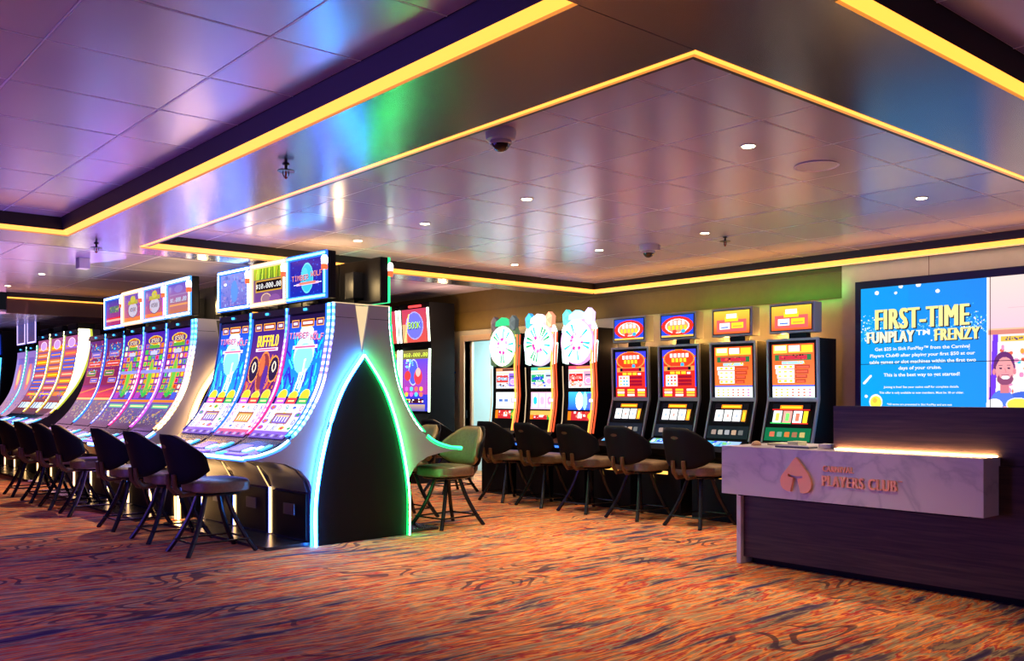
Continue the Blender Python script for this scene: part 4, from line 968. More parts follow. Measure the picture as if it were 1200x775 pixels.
for (x, y, r, lab, g) in [
    (3.12, 8.38, .0, 'black-backed casino chair, second nearest in the left row, before the $10,000.00 machine', G1),
    (3.12, 9.33, .0, 'black-backed casino chair, third nearest in the left row, before the gap between the banks', G1),
    (3.12, 10.72, -.06, 'black-backed casino chair before the second curved bank, a clear gap on its right', G1),
    (3.12, 11.54, 0, 'black-backed casino chair, fifth nearest in the left row', G1),
    (3.12, 12.38, 0, 'black-backed casino chair, sixth nearest in the left row', G1),
    (3.12, 13.30, 0, 'black-backed casino chair cut by the left edge of the photo', G1),
    (7.43, 8.73, 0, 'black-backed casino chair before the wheel machine beside the doorway', G2),
    (7.43, 8.04, 0, 'black-backed casino chair before the middle wheel machine', G2),
    (7.43, 7.32, 0, 'black-backed casino chair before the wheel machine with the purple and white crown', G2),
    (7.43, 6.58, 0, 'black-backed casino chair before the poker machine next to the wheels', G2),
    (7.43, 5.78, 0, 'black-backed casino chair nearest the marble desk', G2),
    (7.45, 9.95, 0, 'black-backed casino chair in front of the open doorway', G2),
    (5.50, 7.40, PI + .12, 'casino chair with gold-tan cushion facing us, beside the green neon', G3),
    (5.52, 8.20, PI, 'casino chair with gold-tan cushion half hidden behind the green lit machine edge', G3)]:
    copy_thing(ch, (x, y, 0), r, lab, g)

# ------------------------------------------------------------------ service desk
desk = thing('service_desk', 'dark wood service desk with white marble counter at the right', 'desk', (6.05, 2.8, 0))
def loc(o, dx=6.05, dy=2.8):   # children authored in world coordinates
    o.location = (-dx, -dy, 0); return o
YR = .9
mb = MB(); mb.box(6.02, 6.62, YR, 4.265, .055, .86); loc(mb.build('desk_body', 'dark_wood', desk))
mb = MB(); mb.box(6.10, 6.58, YR + .02, 4.24, 0, .055); loc(mb.build('plinth', 'black_plastic', desk))
mb = MB(); mb.box(5.985, 6.62, 4.265, 4.305, 0, .87, bev=.003); loc(mb.build('end_post', 'marble', desk))
mb = MB(); mb.box(6.045, 6.16, YR, 3.52, .86, 1.223, bev=.002); loc(mb.build('raised_back_panel', 'dark_wood', desk))
mb = MB(); mb.box(5.80, 6.044, 2.385, 4.308, .555, .915, bev=.003); mb.box(6.044, 6.62, 3.524, 4.308, .875, .915, bev=.003); loc(mb.build('marble_counter', 'marble', desk))
mb = MB(); mb.box(5.86, 6.02, 2.50, 4.20, .54, .56); loc(mb.build('counter_support', 'black_plastic', desk))
mb = MB(); mb.box(6.028, 6.043, 2.40, 3.50, .9155, .921); loc(mb.build('led_strip', 'desk_led', desk))

def text_mesh(name, s, y_left, y_right, z0, z1, x, mat, parent, depth=.0, offset=.0, col=None, bold=0.):
    """letters on a plane facing -x, reading left (larger y) to right; cap height fitted to z0..z1"""
    cu = bpy.data.curves.new(name, 'FONT'); cu.body = s; cu.offset = offset; cu.extrude = .0001; cu.resolution_u = 3
    if bold: cu.space_character = 1.12
    to = bpy.data.objects.new(name, cu); COL.objects.link(to); bpy.context.view_layer.update()
    dg = bpy.context.evaluated_depsgraph_get(); me = bpy.data.meshes.new_from_object(to.evaluated_get(dg))
    bpy.data.objects.remove(to); bpy.data.curves.remove(cu)
    xs = [v.co.x for v in me.vertices]; ys = [v.co.y for v in me.vertices]
    X0, X1, Y0, Y1 = min(xs), max(xs), min(ys), max(ys)
    for v in me.vertices:
        u = (v.co.x - X0) / (X1 - X0); w = (v.co.y - Y0) / (Y1 - Y0); front = v.co.z > 0
        v.co = Vector((x - (depth if front else 0.0), y_left + (y_right - y_left) * u, z0 + (z1 - z0) * w))
    if bold:
        bm = bmesh.new(); bm.from_mesh(me); base = bm.verts[:] + bm.edges[:] + bm.faces[:]
        for k in (-1., -.5, .5, 1.):
            r = bmesh.ops.duplicate(bm, geom=base)
            for v in r['geom']:
                if isinstance(v, bmesh.types.BMVert): v.co.y += k * bold; v.co.x += .0002 * k
        bm.to_mesh(me); bm.free()
    me.materials.clear(); me.materials.append(M[mat] if isinstance(mat, str) else mat)
    if col is not None:
        at = me.color_attributes.new('Col', 'FLOAT_COLOR', 'CORNER')
        at.data.foreach_set('color', [col[0], col[1], col[2], 1.] * len(me.loops))
    o = bpy.data.objects.new(name, me); COL.objects.link(o); o.parent = parent
    return o
# spade emblem with its forked cut-out
def emb(X, Y): return (3.778 - .25 * (X - 105) / 267, .612 + .246 * (400 - Y) / 285)
pts = [(237, 113), (262, 140), (300, 190), (340, 240), (362, 285), (370, 325), (362, 365), (340, 390), (305, 402), (278, 400), (262, 330), (250, 288), (296, 276), (296, 262), (238, 268), (168, 250), (174, 272), (214, 284), (207, 330), (192, 396), (160, 392), (130, 378), (110, 350), (104, 310), (112, 275), (140, 235), (180, 185), (212, 140)]
mb = MB().prism([emb(*p) for p in pts], 5.772, 5.797, axis='x'); loc(mb.build('spade_emblem', 'copper', desk))
loc(text_mesh('carnival_lettering', 'CARNIVAL', 3.453, 3.225, .772, .813, 5.797, 'copper', desk, .008, .0, None, .0025))
loc(text_mesh('players_club_lettering', 'PLAYERS CLUB', 3.455, 2.925, .672, .745, 5.797, 'copper', desk, .012, .0, None, .004))
loc(text_mesh('trademark_lettering', 'TM', 2.918, 2.890, .735, .745, 5.797, 'copper', desk, .004, .0))
# things on the counter
tag(MB().box(6.12, 6.26, 3.93, 4.12, .915, .932, bev=.002).build('card_stack', 'paper_green_lit'), 'low stack of papers coloured as green-lit, on the marble counter', 'papers')
tag(MB().box(6.10, 6.22, 3.84, 3.93, .915, .953, bev=.003).build('card_box', 'paper_green_lit'), 'small card box coloured as green-lit, on the marble counter beside the papers', 'box')
k = thing('keyboard', 'small grey keyboard lying on the marble counter near the dark panel', 'keyboard', (5.98, 3.78, .915))
MB().box(-.06, .06, -.14, .14, 0, .012, bev=.003).build('keyboard_base', 'grey_plastic', k)
kb = MB()
for i in range(4):
    for j in range(12): kb.box(-.05 + i * .025, -.03 + i * .025, -.13 + j * .0215, -.114 + j * .0215, .012, .017)
kb.build('keys', 'paper_white', k)
m_ = bmesh.new(); bmesh.ops.create_uvsphere(m_, u_segments=20, v_segments=12, radius=1)
for v in m_.verts: v.co = Vector((v.co.x * .05, v.co.y * .035, max(0, v.co.z) * .034))
x_ = MB(); x_.bm(m_); o = x_.build('computer_mouse', 'tan_plastic', None, 'all'); o.location = (6.05, 4.17, .915); tag(o, 'rounded tan computer mouse at the left end of the marble counter', 'computer mouse')
tag(MB().box(6.08, 6.16, 3.56, 3.66, .915, .945, bev=.003).build('card_holder', 'paper_white'), 'small white card holder against the dark desk panel', 'card holder')

# ------------------------------------------------------------------ video wall
VX = 8.50
vw = thing('video_wall', 'large video wall showing the blue FIRST-TIME FUNPLAY FRENZY promotion', 'video wall', (VX, 2.8, .86))
def vloc(o): o.location = (-VX, -2.8, -.86); return o
mb = MB(); mb.box(VX, VX + .07, .92, 4.716, .86, 2.413, bev=.003); vloc(mb.build('bezel_frame', 'screen_bezel', vw))
ys = [4.655, 3.437, 2.219, 1.0]; zs = [.862 + .0, 1.601, 2.342]
Y0_, Y1_, Z0_, Z1_ = 4.655, 1.0, .862, 2.342
random.seed(3)
KS = 3
class Scaled:
    """draws on a canvas in coarse units (270 x 110) at three times the resolution"""
    def __init__(s, c): s.c = c
    def rect(s, a, b, c, d, col): s.c.rect(round(a * KS), round(b * KS), round(c * KS), round(d * KS), col)
    def ell(s, a, b, c, d, col, edge=None): s.c.ell(a * KS, b * KS, c * KS, d * KS, col, edge, 2)
    def line(s, a, b, c, d, col, w=1): s.c.line(a * KS, b * KS, c * KS, d * KS, col, max(1, int(w * KS)))
    def speck(s, a, b, c, d, n, cols, r):
        for _ in range(n):
            x = random.uniform(a, c); y = random.uniform(b, d); s.ell(x, y, random.uniform(.4, r * .45), random.uniform(.4, r * .45), random.choice(cols))
W_, H_ = 270 * KS, 110 * KS
random.seed(3)
big = Canvas(W_, H_, C_(20, 170, 250)); cv = Scaled(big)
spl = 270 * (4.655 - 3.462) / 3.655
for y in range(H_):
    for x in range(int(spl * KS)):
        tx, ty = x / (spl * KS), y / H_
        t = .5 * tx + .5 * max(0, ty - .3) * (1 if tx > .4 else .6)
        big.p[y][x] = tuple(C_(0, 165, 245)[k] * (1 - t) + C_(38, 130, 235)[k] * t for k in range(3)) if x % 4 == 0 or True else None
def yz(y, z): return ((4.655 - y) / 3.655 * 270, (z - Z0_) / (Z1_ - Z0_) * 110)
for _ in range(320):
    y = random.choice([random.gauss(4.56, .05), random.gauss(3.56, .06), random.uniform(3.6, 4.5)]); x_, y_ = yz(y, random.gauss(1.93, .06)); q_ = random.uniform(.25, .6); cv.ell(x_, y_, q_, q_, random.choice([WH, C_(150, 230, 250), C_(90, 210, 220)]))
for (y, z, r) in ((4.49, 2.29, 1.6), (4.30, 2.275, 1.1), (3.9, 2.26, 1.5), (4.25, 2.335, 1.6), (4.08, 2.335, 1.8), (4.60, 1.29, 1.2)): cv.ell(*yz(y, z), r, r * .9, WH)
cv.line(*yz(4.62, 1.42), *yz(4.55, 1.49), WH, 1.4); cv.ell(*yz(4.50, 1.235), 5.0, 5.6, WH); cv.ell(*yz(4.50, 1.23), 4.2, 4.6, C_(255, 240, 60)); cv.ell(*yz(4.51, 1.25), 1.6, 1.8, C_(255, 200, 40))
cv.rect(spl, 0, spl + .8, 110, WH)
x0 = spl + .8
# right hand picture: bright lounge with a smiling bearded man beside a game cabinet
big.grad(round(x0 * KS), 0, W_, H_, C_(250, 150, 230), C_(255, 225, 215))
for k in range(46):
    y = random.uniform(60, 110); a_ = random.uniform(0, 170); cv.rect(x0 + a_, y, x0 + a_ + random.uniform(6, 30), y + random.choice([.4, .8, 1.6]), random.choice([C_(255, 210, 170), C_(250, 140, 230), C_(255, 240, 230), C_(255, 190, 200)]))
cv.rect(x0, 72, 270, 75, C_(225, 140, 120)); cv.rect(x0, 75, 270, 76, C_(250, 200, 160))
for bx in (3.5, 66, 126):
    for r_ in range(0, 52):
        o_ = r_ * .045; cv.rect(x0 + bx - 2.4 + o_ - 1, 20 + r_, x0 + bx + o_, 21 + r_, C_(120, 60, 235)); cv.rect(x0 + bx + o_, 20 + r_, x0 + bx + 25 + o_, 21 + r_, C_(255, 244, 238)); cv.rect(x0 + bx + 25 + o_, 20 + r_, x0 + bx + 27 + o_, 21 + r_, C_(110, 90, 220))
    cv.rect(x0 + bx + 4, 67.5, x0 + bx + 24, 70.5, C_(235, 200, 70)); cv.speck(x0 + bx + 5, 68, x0 + bx + 23, 70, 14, [C_(90, 50, 120)], 1.4)
    cv.speck(x0 + bx + 3, 28, x0 + bx + 24, 64, 60, [C_(250, 110, 70), C_(255, 210, 60), C_(60, 210, 230), C_(255, 170, 60), C_(250, 150, 200), WH], 4)
for mx in (9.4, 74):
    mx += x0
    cv.ell(mx + 12, 20, 16, 15, C_(70, 110, 225)); cv.rect(mx - 5, 0, mx + 26, 18, C_(66, 90, 215)); cv.ell(mx - 1, 26, 8, 10, C_(90, 130, 235)); cv.line(mx + 4, 30, mx + 12, 14, C_(40, 60, 170), .6)
    for r_ in range(8): cv.line(mx + 8, 8 + r_ * 2, mx + 22, 9 + r_ * 2, C_(110, 90, 220), .5)
    cv.rect(mx - 2.4, 34, mx + 3, 41, C_(225, 130, 140)); cv.ell(mx, 51.5, 6.6, 9.2, C_(110, 50, 110)); cv.ell(mx + .4, 48.5, 5.6, 8.6, C_(248, 165, 165)); cv.ell(mx - 6.2, 48, 1.1, 2, C_(235, 140, 150)); cv.ell(mx + 6.4, 48, 1., 2, C_(235, 140, 150))
    cv.ell(mx + .6, 43.2, 5.0, 4.0, C_(150, 78, 110)); cv.ell(mx + .7, 45.6, 3.6, 2.4, C_(248, 160, 165)); cv.ell(mx + .8, 44.2, 2.6, 1.25, WH); cv.line(mx - 1.6, 45.7, mx + 3.0, 45.7, C_(130, 60, 90), .4)
    for e_ in (-2.1, 2.9): cv.ell(mx + e_, 50.2, .9, .55, C_(60, 30, 60)); cv.line(mx + e_ - 1.1, 52, mx + e_ + 1.1, 52.2, C_(100, 50, 80), .4)
    cv.line(mx + .5, 50, mx + 1.2, 47.6, C_(220, 120, 130), .4)
    for k in range(4): cv.ell(mx - 4 + k * 2.2, 22 + k * .8, 1.5, 1.9, C_(250, 170, 185))
    cv.rect(mx - 7, 20, mx + 3, 23, WH)
cv.rect(x0, 0, 270, 8, C_(200, 120, 240)); cv.ell(x0 + 3.6, 26, 5, 4.4, WH); cv.ell(x0 + 18, 26.5, 7.5, 4.6, WH); cv.ell(x0 + 18, 26.5, 6.7, 4.0, C_(255, 235, 80))
cv = big
data = cv.scale(1.0)
iy = [0, round(W_ / 3), round(2 * W_ / 3), W_]; iz = [0, H_ // 2, H_]
for a in range(3):
    for b in range(2):
        mb = MB(); i0, i1, j0, j1 = iy[a], iy[a + 1], iz[b], iz[b + 1]
        ya, yb = ys[a] - .003, ys[a + 1] + .003; za, zb = zs[b] + .003, zs[b + 1] - .003
        mb.grid(lambda u, v: (VX - .004, ya + (yb - ya) * u, za + (zb - za) * v), i1 - i0, j1 - j0, lambda i, j: data[j0 + j][i0 + i])
        vloc(mb.build('display_panel', 'display', vw))
TX = VX - .007; CWt = (1.0, .86, .32)
def vt(name, s, yl, yr, z0, z1, off, col, dx=0.):
    b_ = .011 if z1 - z0 > .15 else (.008 if z1 - z0 > .09 else 0.)
    vloc(text_mesh(name, s, yl - b_, yr + b_, z0, z1, TX - dx, 'display', vw, .0003, off, col, b_))
vt('heading_shadow', 'FIRST-TIME', 4.493, 3.600, 1.920, 2.115, .0, (.02, .02, .03))
vt('heading_text', 'FIRST-TIME', 4.505, 3.612, 1.930, 2.125, .0, CWt, .002)
vt('heading_shadow', 'FUNPLAY', 4.578, 4.105, 1.795, 1.905, .0, (.02, .02, .03)); vt('heading_text', 'FUNPLAY', 4.588, 4.115, 1.803, 1.910, .0, (1., .93, .66), .002)
vt('heading_text', 'TM', 4.10, 3.97, 1.860, 1.908, .02, (1., 1., .9), .002)
vt('heading_shadow', 'FRENZY', 3.918, 3.512, 1.795, 1.905, .0, (.02, .02, .03)); vt('heading_text', 'FRENZY', 3.928, 3.522, 1.803, 1.910, .0, CWt, .002)
body = [('Get $25 in Slot FunPlay™ from the Carnival', 4.505, 3.612, 1.717), ('Players Club® after playing your first $50 at our', 4.555, 3.566, 1.655), ('table games or slot machines within the first two', 4.563, 3.558, 1.592),
        ('days of your cruise.', 4.27, 3.865, 1.532), ('This is the best way to get started!', 4.417, 3.700, 1.468)]
for s, a, b, z in body: vt('message_text', s, a, b, z, z + .042, .018, (1., 1., 1.))
vt('message_text', 'Joining is free! See your casino staff for complete details.', 4.417, 3.706, 1.362, 1.388, .015, (1., 1., 1.))
vt('message_text', 'This offer is only available to new members. Must be 18 or older.', 4.462, 3.663, 1.308, 1.334, .015, (1., 1., 1.))
vt('message_text', '*All terms are presented in Slot FunPlay and are not', 4.383, 3.770, 1.198, 1.224, .015, (1., 1., 1.))

# ------------------------------------------------------------------ room shell
XW = 8.65; ZS = 2.60; ZC = 2.72; ZA = 2.74; ZD = 2.86
struct(MB().add([(-6, -4, 0), (10.6, -4, 0), (10.6, 24, 0), (-6, 24, 0)], [(0, 1, 2, 3)]).build('floor', 'carpet', fix=False))
# soffit: one metal surface, thin slab pieces between the trays
so = MB()
def slab(x0, x1, y0, y1, z=ZS, t=.02): so.box(x0, x1, y0, y1, z, z + t)
slab(2.17, 2.789, -4, 2.192); slab(2.17, 2.79, 2.196, 8.11); slab(2.789, 8.65, 1.625, 2.192)
slab(-6, 2.17, 8.112, 8.68); slab(2.174, 2.786, 8.112, 8.68); slab(2.79, 8.65, 8.25, 8.68); slab(8.47, 8.65, 2.192, 8.25); slab(-6, 2.17, -4, 2.192)
struct(so.build('ceiling', 'soffit'))
def tiles(name, x0, x1, y0, y1, z, ox, px, oy, py, mat='tile'):
    mb = MB(); random.seed(int(x0 * 10 + y0)); xs = [x0]; k = math.floor((x0 - ox) / px) + 1
    while ox + k * px < x1 - .02: xs.append(ox + k * px); k += 1
    xs.append(x1); ys_ = [y0]; k = math.floor((y0 - oy) / py) + 1
    while oy + k * py < y1 - .02: ys_.append(oy + k * py); k += 1
    ys_.append(y1); g = .003; c = .004
    for a, b in zip(xs, xs[1:]):
        for d, e in zip(ys_, ys_[1:]):
            q = [random.uniform(-.0012, .0012) for _ in range(4)]
            V = [(a + g, d + g, z + .005), (b - g, d + g, z + .005), (b - g, e - g, z + .005), (a + g, e - g, z + .005),
                 (a + g + c, d + g + c, z + q[0]), (b - g - c, d + g + c, z + q[1]), (b - g - c, e - g - c, z + q[2]), (a + g + c, e - g - c, z + q[3])]
            mb.add(V, [(4, 7, 6, 5), (0, 4, 5, 1), (1, 5, 6, 2), (2, 6, 7, 3), (3, 7, 4, 0)])
    jb = MB()
    for a in xs[1:-1]: jb.box(a - .0035, a + .0035, y0, y1, z - .0012, z + .003)
    for d in ys_[1:-1]: jb.box(x0, x1, d - .0025, d + .0025, z - .0008, z + .003)
    struct(jb.build('ceiling', 'tile_joint'))
    o = mb.build(name, mat, fix=False); struct(o)
    b = MB().box(x0, x1, y0, y1, z + .003, z + .03).build('ceiling', 'tile_gap'); struct(b)
    return o
tiles('ceiling', 2.79, 8.47, 2.192, 8.25, ZC, 3.39, .692, 2.787, .62)
tiles('ceiling', -6, 2.10, 2.26, 8.06, ZA, 1.0, .683, 3.45, .622)
tiles('ceiling', 2.95, 8.65, -4, 1.56, ZA, 3.39, .692, 2.787, .62)
tiles('ceiling', -6, 8.65, 8.68, 15.6, ZD, 1.0, 1.38, 9.3, 1.24)
tiles('ceiling', -6, 8.65, 15.6, 24, 2.56, 1.0, 1.38, 9.3, 1.24)
# coves (valance + LED channel) ------------------------------------------------
def cove(name_n, segs):
    for s in segs: pass
cv_n = [0]
def trim(mb, mat, nm='trim'):
    cv_n[0] += 1; return struct(mb.build('%s_%d' % (nm, cv_n[0]), mat))
# tray C : vertical black faces and a 45 mm LED channel along its lip
t = MB(); t.box(8.455, 8.50, 2.19, 8.28, ZS + .012, ZC + .03); t.box(2.79, 8.455, 8.25, 8.285, ZS + .012, ZC + .03); t.box(2.76, 2.79, 2.19, 8.25, ZS + .012, ZC + .03); t.box(2.79, 8.455, 2.16, 2.192, ZS + .012, ZC + .03); trim(t, 'valance')
t = MB(); q = .045; zz = ZS - .002
t.box(8.455 - .03, 8.458, 2.19, 8.25, zz, zz + .04); t.box(2.79, 8.43, 8.225, 8.252, zz, zz + .04); t.box(2.79, 2.815, 2.192, 8.225, zz, zz + .03); t.box(2.815, 8.43, 2.192, 2.217, zz, zz + .03); trim(t, 'cove_led')
t = MB(); t.box(2.815, 2.835, 2.217, 8.225, zz, zz + .03); t.box(2.835, 8.43, 2.217, 2.237, zz, zz + .03); t.box(8.453, 8.4585, 2.2, 8.25, zz - .012, zz); t.box(2.8, 8.43, 8.247, 8.2525, zz - .012, zz); trim(t, 'cove_led_edge')
t = MB(); t.box(2.79 + q, 2.79 + q + .02, 2.24, 8.2, zz, ZC + .02); t.box(2.86, 8.40, 2.192 + q, 2.192 + q + .02, zz, ZC + .02); trim(t, 'valance')
# tray A : slanted LED band and black valance above
def band(mb, P, z0, z1):
    """P: list of ((x0,y0),(x1,y1)) bottom and top run pairs"""
    for (a, b) in zip(P, P[1:]):
        mb.add([(*a[0], z0), (*b[0], z0), (*b[1], z1), (*a[1], z1)], [(0, 1, 2, 3)])
ring = [((2.17, 2.192), (2.125, 2.24)), ((2.17, 8.11), (2.125, 8.085)), ((-6, 8.11), (-6, 8.085))]
ring = [((-6, 2.192), (-6, 2.24))] + ring
def lerp2(rg, f): return [(r[0], tuple(r[0][k] + (r[1][k] - r[0][k]) * f for k in (0, 1))) for r in rg], [(tuple(r[0][k] + (r[1][k] - r[0][k]) * f for k in (0, 1)), r[1]) for r in rg]
lo_r, hi_r = lerp2(ring, .2)
t = MB(); band(t, lo_r, ZS, ZS + .0084); trim(t, 'cove_led_edge'); t = MB(); band(t, hi_r, ZS + .0084, ZS + .042); trim(t, 'cove_led')
t = MB(); ring2 = [(r[1], (r[1][0] if r[1][0] < 0 else 2.10, r[1][1] + (.02 if r[1][1] < 3 else -.02))) for r in ring]; band(t, ring2, ZS + .042, ZA + .02); t.box(2.165, 2.20, 2.19, 8.12, ZS + .01, ZA + .03); trim(t, 'valance')
ringB = [((2.80, -4), (2.86, -4)), ((2.80, 1.625), (2.86, 1.585)), ((8.65, 1.625), (8.65, 1.585))]
lo_r, hi_r = lerp2(ringB, .2)
t = MB(); band(t, lo_r, ZS, ZS + .0084); trim(t, 'cove_led_edge'); t = MB(); band(t, hi_r, ZS + .0084, ZS + .042); trim(t, 'cove_led')
t = MB(); band(t, [(r[1], (2.95 if r[1][0] < 5 else 8.65, min(r[1][1], 1.56))) for r in ringB], ZS + .042, ZA + .02); trim(t, 'valance')
# tray D near lip and far bulkhead
t = MB(); t.box(-6, 8.65, 8.68, 8.70, ZS, ZD + .03); trim(t, 'bulkhead_brown')
t = MB(); t.box(3.3, 8.65, 15.55, 15.62, 2.54, 2.765); trim(t, 'bulkhead_brown')
t = MB(); t.box(3.3, 8.65, 15.53, 15.55, 2.765, 2.785); trim(t, 'cove_led')
t = MB(); t.box(3.3, 8.65, 15.54, 15.62, 2.785, ZD + .02); trim(t, 'valance')
# right wall with doorway
DY0, DY1, DZ = 10.42, 11.19, 2.12
def wallbox(name, y0, y1, z0, z1, mat, x=XW): return struct(MB().box(x, x + .12, y0, y1, z0, z1).build(name, mat))
w = MB(); w.box(XW, XW + .12, -4, DY0, 0, 2.29); w.box(XW, XW + .12, DY1, 24, 0, 2.29); w.box(XW, XW + .12, DY0, DY1, DZ, 2.29); struct(w.build('wall_right', 'wall_beige'))
w = MB(); w.box(XW - .012, XW + .12, -4, 24, 2.29, 2.92); struct(w.build('wall_right_upper', 'wall_olive'))
t = MB(); t.box(XW - .022, XW - .010, 4.9, 24, 2.545, 2.56); t.box(XW - .022, XW - .010, 4.9, 24, 2.285, 2.30); trim(t, 'wall_olive')
w = MB(); w.box(8.585, XW, -2, 4.905, 0, ZS); struct(w.build('wall_right_panel', 'wall_beige'))
struct(MB().box(8.583, 8.585, 4.02, 4.026, 2.42, ZS).build('trim_20', 'bulkhead_brown'))
d = MB(); d.box(XW - .02, XW + .14, DY1, DY1 + .10, 0, DZ + .09, bev=.004); d.box(XW - .02, XW + .14, DY0 - .10, DY0, 0, DZ + .09, bev=.004); d.box(XW - .02, XW + .14, DY0, DY1, DZ, DZ + .09, bev=.004)
d1 = struct(d.build('door_1', 'door_trim'))
MB().box(XW + .015, XW + .045, DY1 - .006, DY1, .95, 1.07).build('door_latch', 'black_plastic', d1)
MB().box(XW + .10, XW + .14, DY1 - .04, DY1, 0, DZ).build('door_jamb', 'door_trim', d1)
w = MB(); w.box(XW + 1.3, XW + 1.4, 9.0, 13.2, 0, 2.6); w.box(XW + .12, XW + 1.4, 9.0, 9.1, 0, 2.6); w.box(XW + .12, XW + 1.4, 13.1, 13.2, 0, 2.6); w.box(XW + .12, XW + 1.4, 9.0, 13.2, 2.5, 2.6); struct(w.build('wall_back_room', 'door_room'))
w = MB(); w.box(-6, 10.6, 23.9, 24, 0, 3); struct(w.build('wall_far', 'dark_wall'))
w = MB(); w.box(-6.1, -6, -4, 24, 0, 3); struct(w.build('wall_left', 'dark_wall'))
w = MB(); w.box(-6, 10.6, -4.1, -4, 0, 3); struct(w.build('wall_near', 'dark_wall'))
tag(MB().box(XW - .008, XW, 11.42, 11.58, 1.635, 1.665, bev=.002).build('door_sign', 'blue_label'), 'small blue strip sign on the wall left of the doorway', 'sign')

# ------------------------------------------------------------------ ceiling fittings
def downlight(label, x, y, z, first=None):
    r = thing('downlight', label, 'ceiling light', (x, y, z), 0, 'recessed downlights')
    n = 24; MB().lathe([(.034, -.002), (.046, -.006), (.050, .0), (.046, .003)], 0, 0, n, cap=False).build('trim_ring', 'silver', r, True)
    MB().lathe([(0, -.004), (.036, -.006), (.036, -.001), (0, -.001)], 0, 0, n).build('lens', 'lamp_lens', r)
    return r
spots = [(4.448, 3.119, ZC, 'downlight nearest the bright ceiling corner, in front of the round speaker'), (4.43, 5.002, ZC, 'downlight in line between the large dome camera and the small one'),
         (4.43, 6.269, ZC, 'downlight above the left part of the carpet, beyond the large dome camera'), (6.555, 7.599, ZC, 'downlight over the prize wheel machines'),
         (6.527, 6.303, ZC, 'downlight left of the small dome camera'), (6.543, 5.038, ZC, 'downlight beside the sprinkler near the wall'), (6.567, 3.13, ZC, 'downlight above the service desk and video wall'),
         (3.147, 12.948, ZD, 'small downlight in the far left ceiling, middle of its row'), (3.12, 14.661, ZD, 'small downlight in the far left ceiling, furthest of its row'), (3.185, 10.30, ZD, 'small downlight beside the sprinkler and white box at left'),
         (6.95, 10.15, ZD, 'downlight in the far ceiling seen just right of the black sign back'),
         (4.45, 7.36, ZC, 'downlight just above the wolf topper sign')]
for i, (x, y, z, lab) in enumerate(spots):
    dl = downlight(lab, x, y, z)
    li = bpy.data.lights.new('spot_lamp', 'SPOT'); li.energy = 165 if i != 11 else 24; li.color = (1., .76, .50); li.spot_size = math.radians(86); li.spot_blend = .8; li.shadow_soft_size = .04
    lo_ = bpy.data.objects.new('spot_lamp', li); COL.objects.link(lo_); lo_.location = (x, y, z - .02)
def dome_cam(label, x, y, z, s, ang):
    r = thing('dome_camera', label, 'security camera', (x, y, z), ang)
    MB().lathe([(0, 0), (.085 * s, 0), (.088 * s, -.012 * s), (.082 * s, -.055 * s), (.060 * s, -.062 * s), (0, -.062 * s)], 0, 0, 28).build('housing', 'camera_white', r, True)
    MB().lathe([(.062 * s, -.060 * s), (.064 * s, -.075 * s), (.058 * s, -.082 * s), (.05 * s, -.062 * s)], 0, 0, 28).build('clear_collar', 'clear_rim', r, True)
    prof = [(.056 * s, -.062 * s)] + [(.056 * s * math.cos(a), -.066 * s - .056 * s * math.sin(a)) for a in [k * PI / 16 for k in range(0, 9)]]
    MB().lathe(prof, 0, 0, 28).build('dome', 'camera_dome', r, True)
    MB().box(.05 * s, .105 * s, -.03 * s, .03 * s, -.05 * s, -.002, bev=.004).build('mount_lug', 'camera_white', r)
    return r
dome_cam('larger white dome security camera hanging beside the lit ceiling edge', 3.18, 3.80, ZC, .95, 1.0)
dome_cam('smaller white dome security camera near the back wall', 6.66, 5.785, ZC, 1.0, -.6)
def sprinkler(label, x, y, z, s=1.):
    r = thing('sprinkler', label, 'sprinkler', (x, y, z))
    MB().lathe([(0, 0), (.018 * s, 0), (.016 * s, -.006), (.007 * s, -.010), (.007 * s, -.032 * s), (0, -.032 * s)], 0, 0, 14).build('body', 'sprinkler', r, True)
    MB().tube([(.012 * s, 0, -.03 * s), (.016 * s, 0, -.05 * s), (.004 * s, 0, -.068 * s)], .0022 * s, 6).build('frame_arm', 'sprinkler', r)
    MB().tube([(-.012 * s, 0, -.03 * s), (-.016 * s, 0, -.05 * s), (-.004 * s, 0, -.068 * s)], .0022 * s, 6).build('frame_arm', 'sprinkler', r)
    MB().lathe([(0, -.028 * s), (.040 * s, -.032 * s), (.041 * s, -.036 * s), (0, -.033 * s)], 0, 0, 16).build('deflector', 'sprinkler', r)
    MB().lathe([(0, -.034 * s), (.004 * s, -.036 * s), (.004 * s, -.062 * s), (.009 * s, -.066 * s), (0, -.072 * s)], 0, 0, 10).build('bulb', 'red_bulb', r)
    return r
sprinkler('black sprinkler head under the shiny metal soffit', 2.416, 4.767, ZS, 1.2)
sprinkler('sprinkler head at the soffit junction on the left, above the white box', 2.447, 8.307, ZS, 1.2)
sprinkler('sprinkler head with red bulb near the downlight by the back wall', 6.85, 5.05, ZC, 1.2)
sp = thing('ceiling_speaker', 'round flush speaker in the ceiling, right of the nearest downlight', 'speaker', (5.148, 3.111, ZC))
MB().lathe([(.125, .001), (.135, -.006), (.128, -.010), (.120, -.002)], 0, 0, 40, cap=False).build('rim', 'tile_gap', sp, True)
MB().lathe([(.122, -.004), (.122, .0)], 0, 0, 40).build('grille', 'speaker_grille', sp)
tag(MB().box(3.09, 3.21, 11.12, 11.26, ZD - .12, ZD, bev=.006).build('ceiling_box', 'camera_white'), 'small white square box on the far left ceiling', 'ceiling box')

# ------------------------------------------------------------------ room lights and added fill lamps
def area(name, loc_, rot, sx, sy, e, col):
    li = bpy.data.lights.new(name, 'AREA'); li.shape = 'RECTANGLE'; li.size = sx; li.size_y = sy; li.energy = e; li.color = col
    o = bpy.data.objects.new(name, li); COL.objects.link(o); o.location = loc_; o.rotation_euler = rot; return o
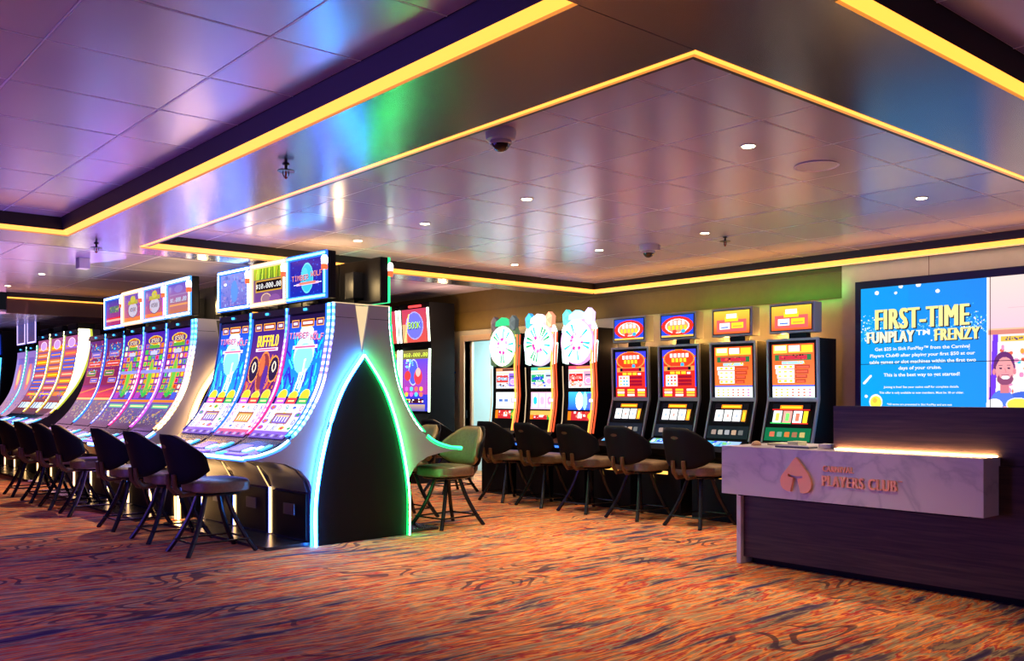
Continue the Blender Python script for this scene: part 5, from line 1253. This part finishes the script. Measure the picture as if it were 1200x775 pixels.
# room beyond the doorway
area('room_lamp', (XW + .7, 10.9, 2.45), (0, 0, 0), .8, 1.5, 95, (.78, .95, 1.))
def point(loc_, e, col, r=.05):
    li = bpy.data.lights.new('glow', 'POINT'); li.energy = e; li.color = col; li.shadow_soft_size = r
    o = bpy.data.objects.new('glow', li); COL.objects.link(o); o.location = loc_; return o
for y, c, e in ((5.53, (1., .45, .08), 9), (6.25, (1., .5, .1), 8), (6.97, (1., .55, .12), 7), (7.70, (1., .5, .2), 4), (10.2, (1., .55, .3), 6)):
    point((8.52, y, 1.9), e, c, .03)

for y_, c_, e_ in ((5.35, (.06, 1., .08), 2.0), (6.3, (.35, 1., .06), 1.2), (7.3, (.8, .75, .08), .8)):
    area('wall_wash', (8.46, y_, 2.34), (0, math.radians(-118), 0), .04, .9, e_, c_)
area('cove_lamp', (8.41, 4.9, 2.585), (0, math.radians(-35), 0), .03, 6.4, 6.5, (1., .66, .42))
point((7.9, 10.75, 2.45), 16, (1., .62, .36), .06)  # unseen lamp added to brighten the wall by the doorway
area('wall_wash', (8.46, 9.8, 2.34), (0, math.radians(-118), 0), .04, 3.0, 4., (1., .62, .16))  # added unseen strip lifting the dark upper wall near the doorway
for p_ in ((4.34, 7.6, 2.33), (4.30, 8.9, 2.33), (4.2, 10.4, 2.33), (4.2, 11.3, 2.33)): point(p_, 14, (1., .68, .30), .06)
def glow(name, p, d, sx, sy, e, c):
    o = area(name, p, (0, 0, 0), sx, sy, e, c); o.rotation_euler = Vector(d).to_track_quat('-Z', 'Z').to_euler(); return o
# unseen area lamps added to boost the glow of the screen rows
glow('screen_fill', (3.45, 8.3, 1.45), (-1, -.3, .15), 2.0, 1.1, 14, (.12, .16, 1.))
glow('screen_fill', (3.30, 11.0, 1.5), (-1, -.3, .15), 3.0, 1.1, 12, (.5, .25, 1.))
glow('screen_fill', (3.50, 15.5, 1.5), (-1, -.5, .1), 3.0, 1.1, 10, (1., .4, .7))
# added unseen lamps standing in for machine rows beyond the frame
glow('row_fill_light', (-1.6, 8.0, 1.5), (1, -.1, .25), 9.0, 1.3, 220, (.20, .10, 1.))
glow('row_fill_light', (1.0, -3.2, 1.5), (.3, 1, .2), 6.0, 1.3, 38, (.55, .42, 1.))

glow('row_fill_light', (-1.7, 5.2, 1.3), (1, .3, -.9), 6.0, 1.0, 75, (.30, .13, 1.))  # added unseen lamp tinting the left carpet violet
area('desk_lamp', (6.034, 2.95, .925), (0, math.radians(-160), 0), .012, 1.08, 3.2, (1., .55, .2))
wd = bpy.data.worlds.new('world'); sc.world = wd; wd.use_nodes = True
wd.node_tree.nodes['Background'].inputs['Color'].default_value = (.02, .02, .03, 1); wd.node_tree.nodes['Background'].inputs['Strength'].default_value = .3

# ------------------------------------------------------------------ camera
cam = bpy.data.cameras.new('camera'); co = bpy.data.objects.new('camera', cam); COL.objects.link(co)
cam.sensor_width = 36; cam.lens = 36 * 1083.4 / 1200; cam.shift_y = (463.3 - 387.5) / 1200; cam.clip_start = .05
co.location = (0, 0, 1.3); co.rotation_euler = (PI / 2, 0, math.radians(49.38 - 90))
sc.camera = co
sc.view_settings.view_transform = 'Standard'; sc.view_settings.look = 'None'; sc.view_settings.gamma = 1; sc.view_settings.exposure = .2
sc.view_settings.use_curve_mapping = False
try:
    sc.cycles.use_denoising = True; sc.cycles.max_bounces = 8; sc.cycles.sample_clamp_indirect = 6
except Exception: pass
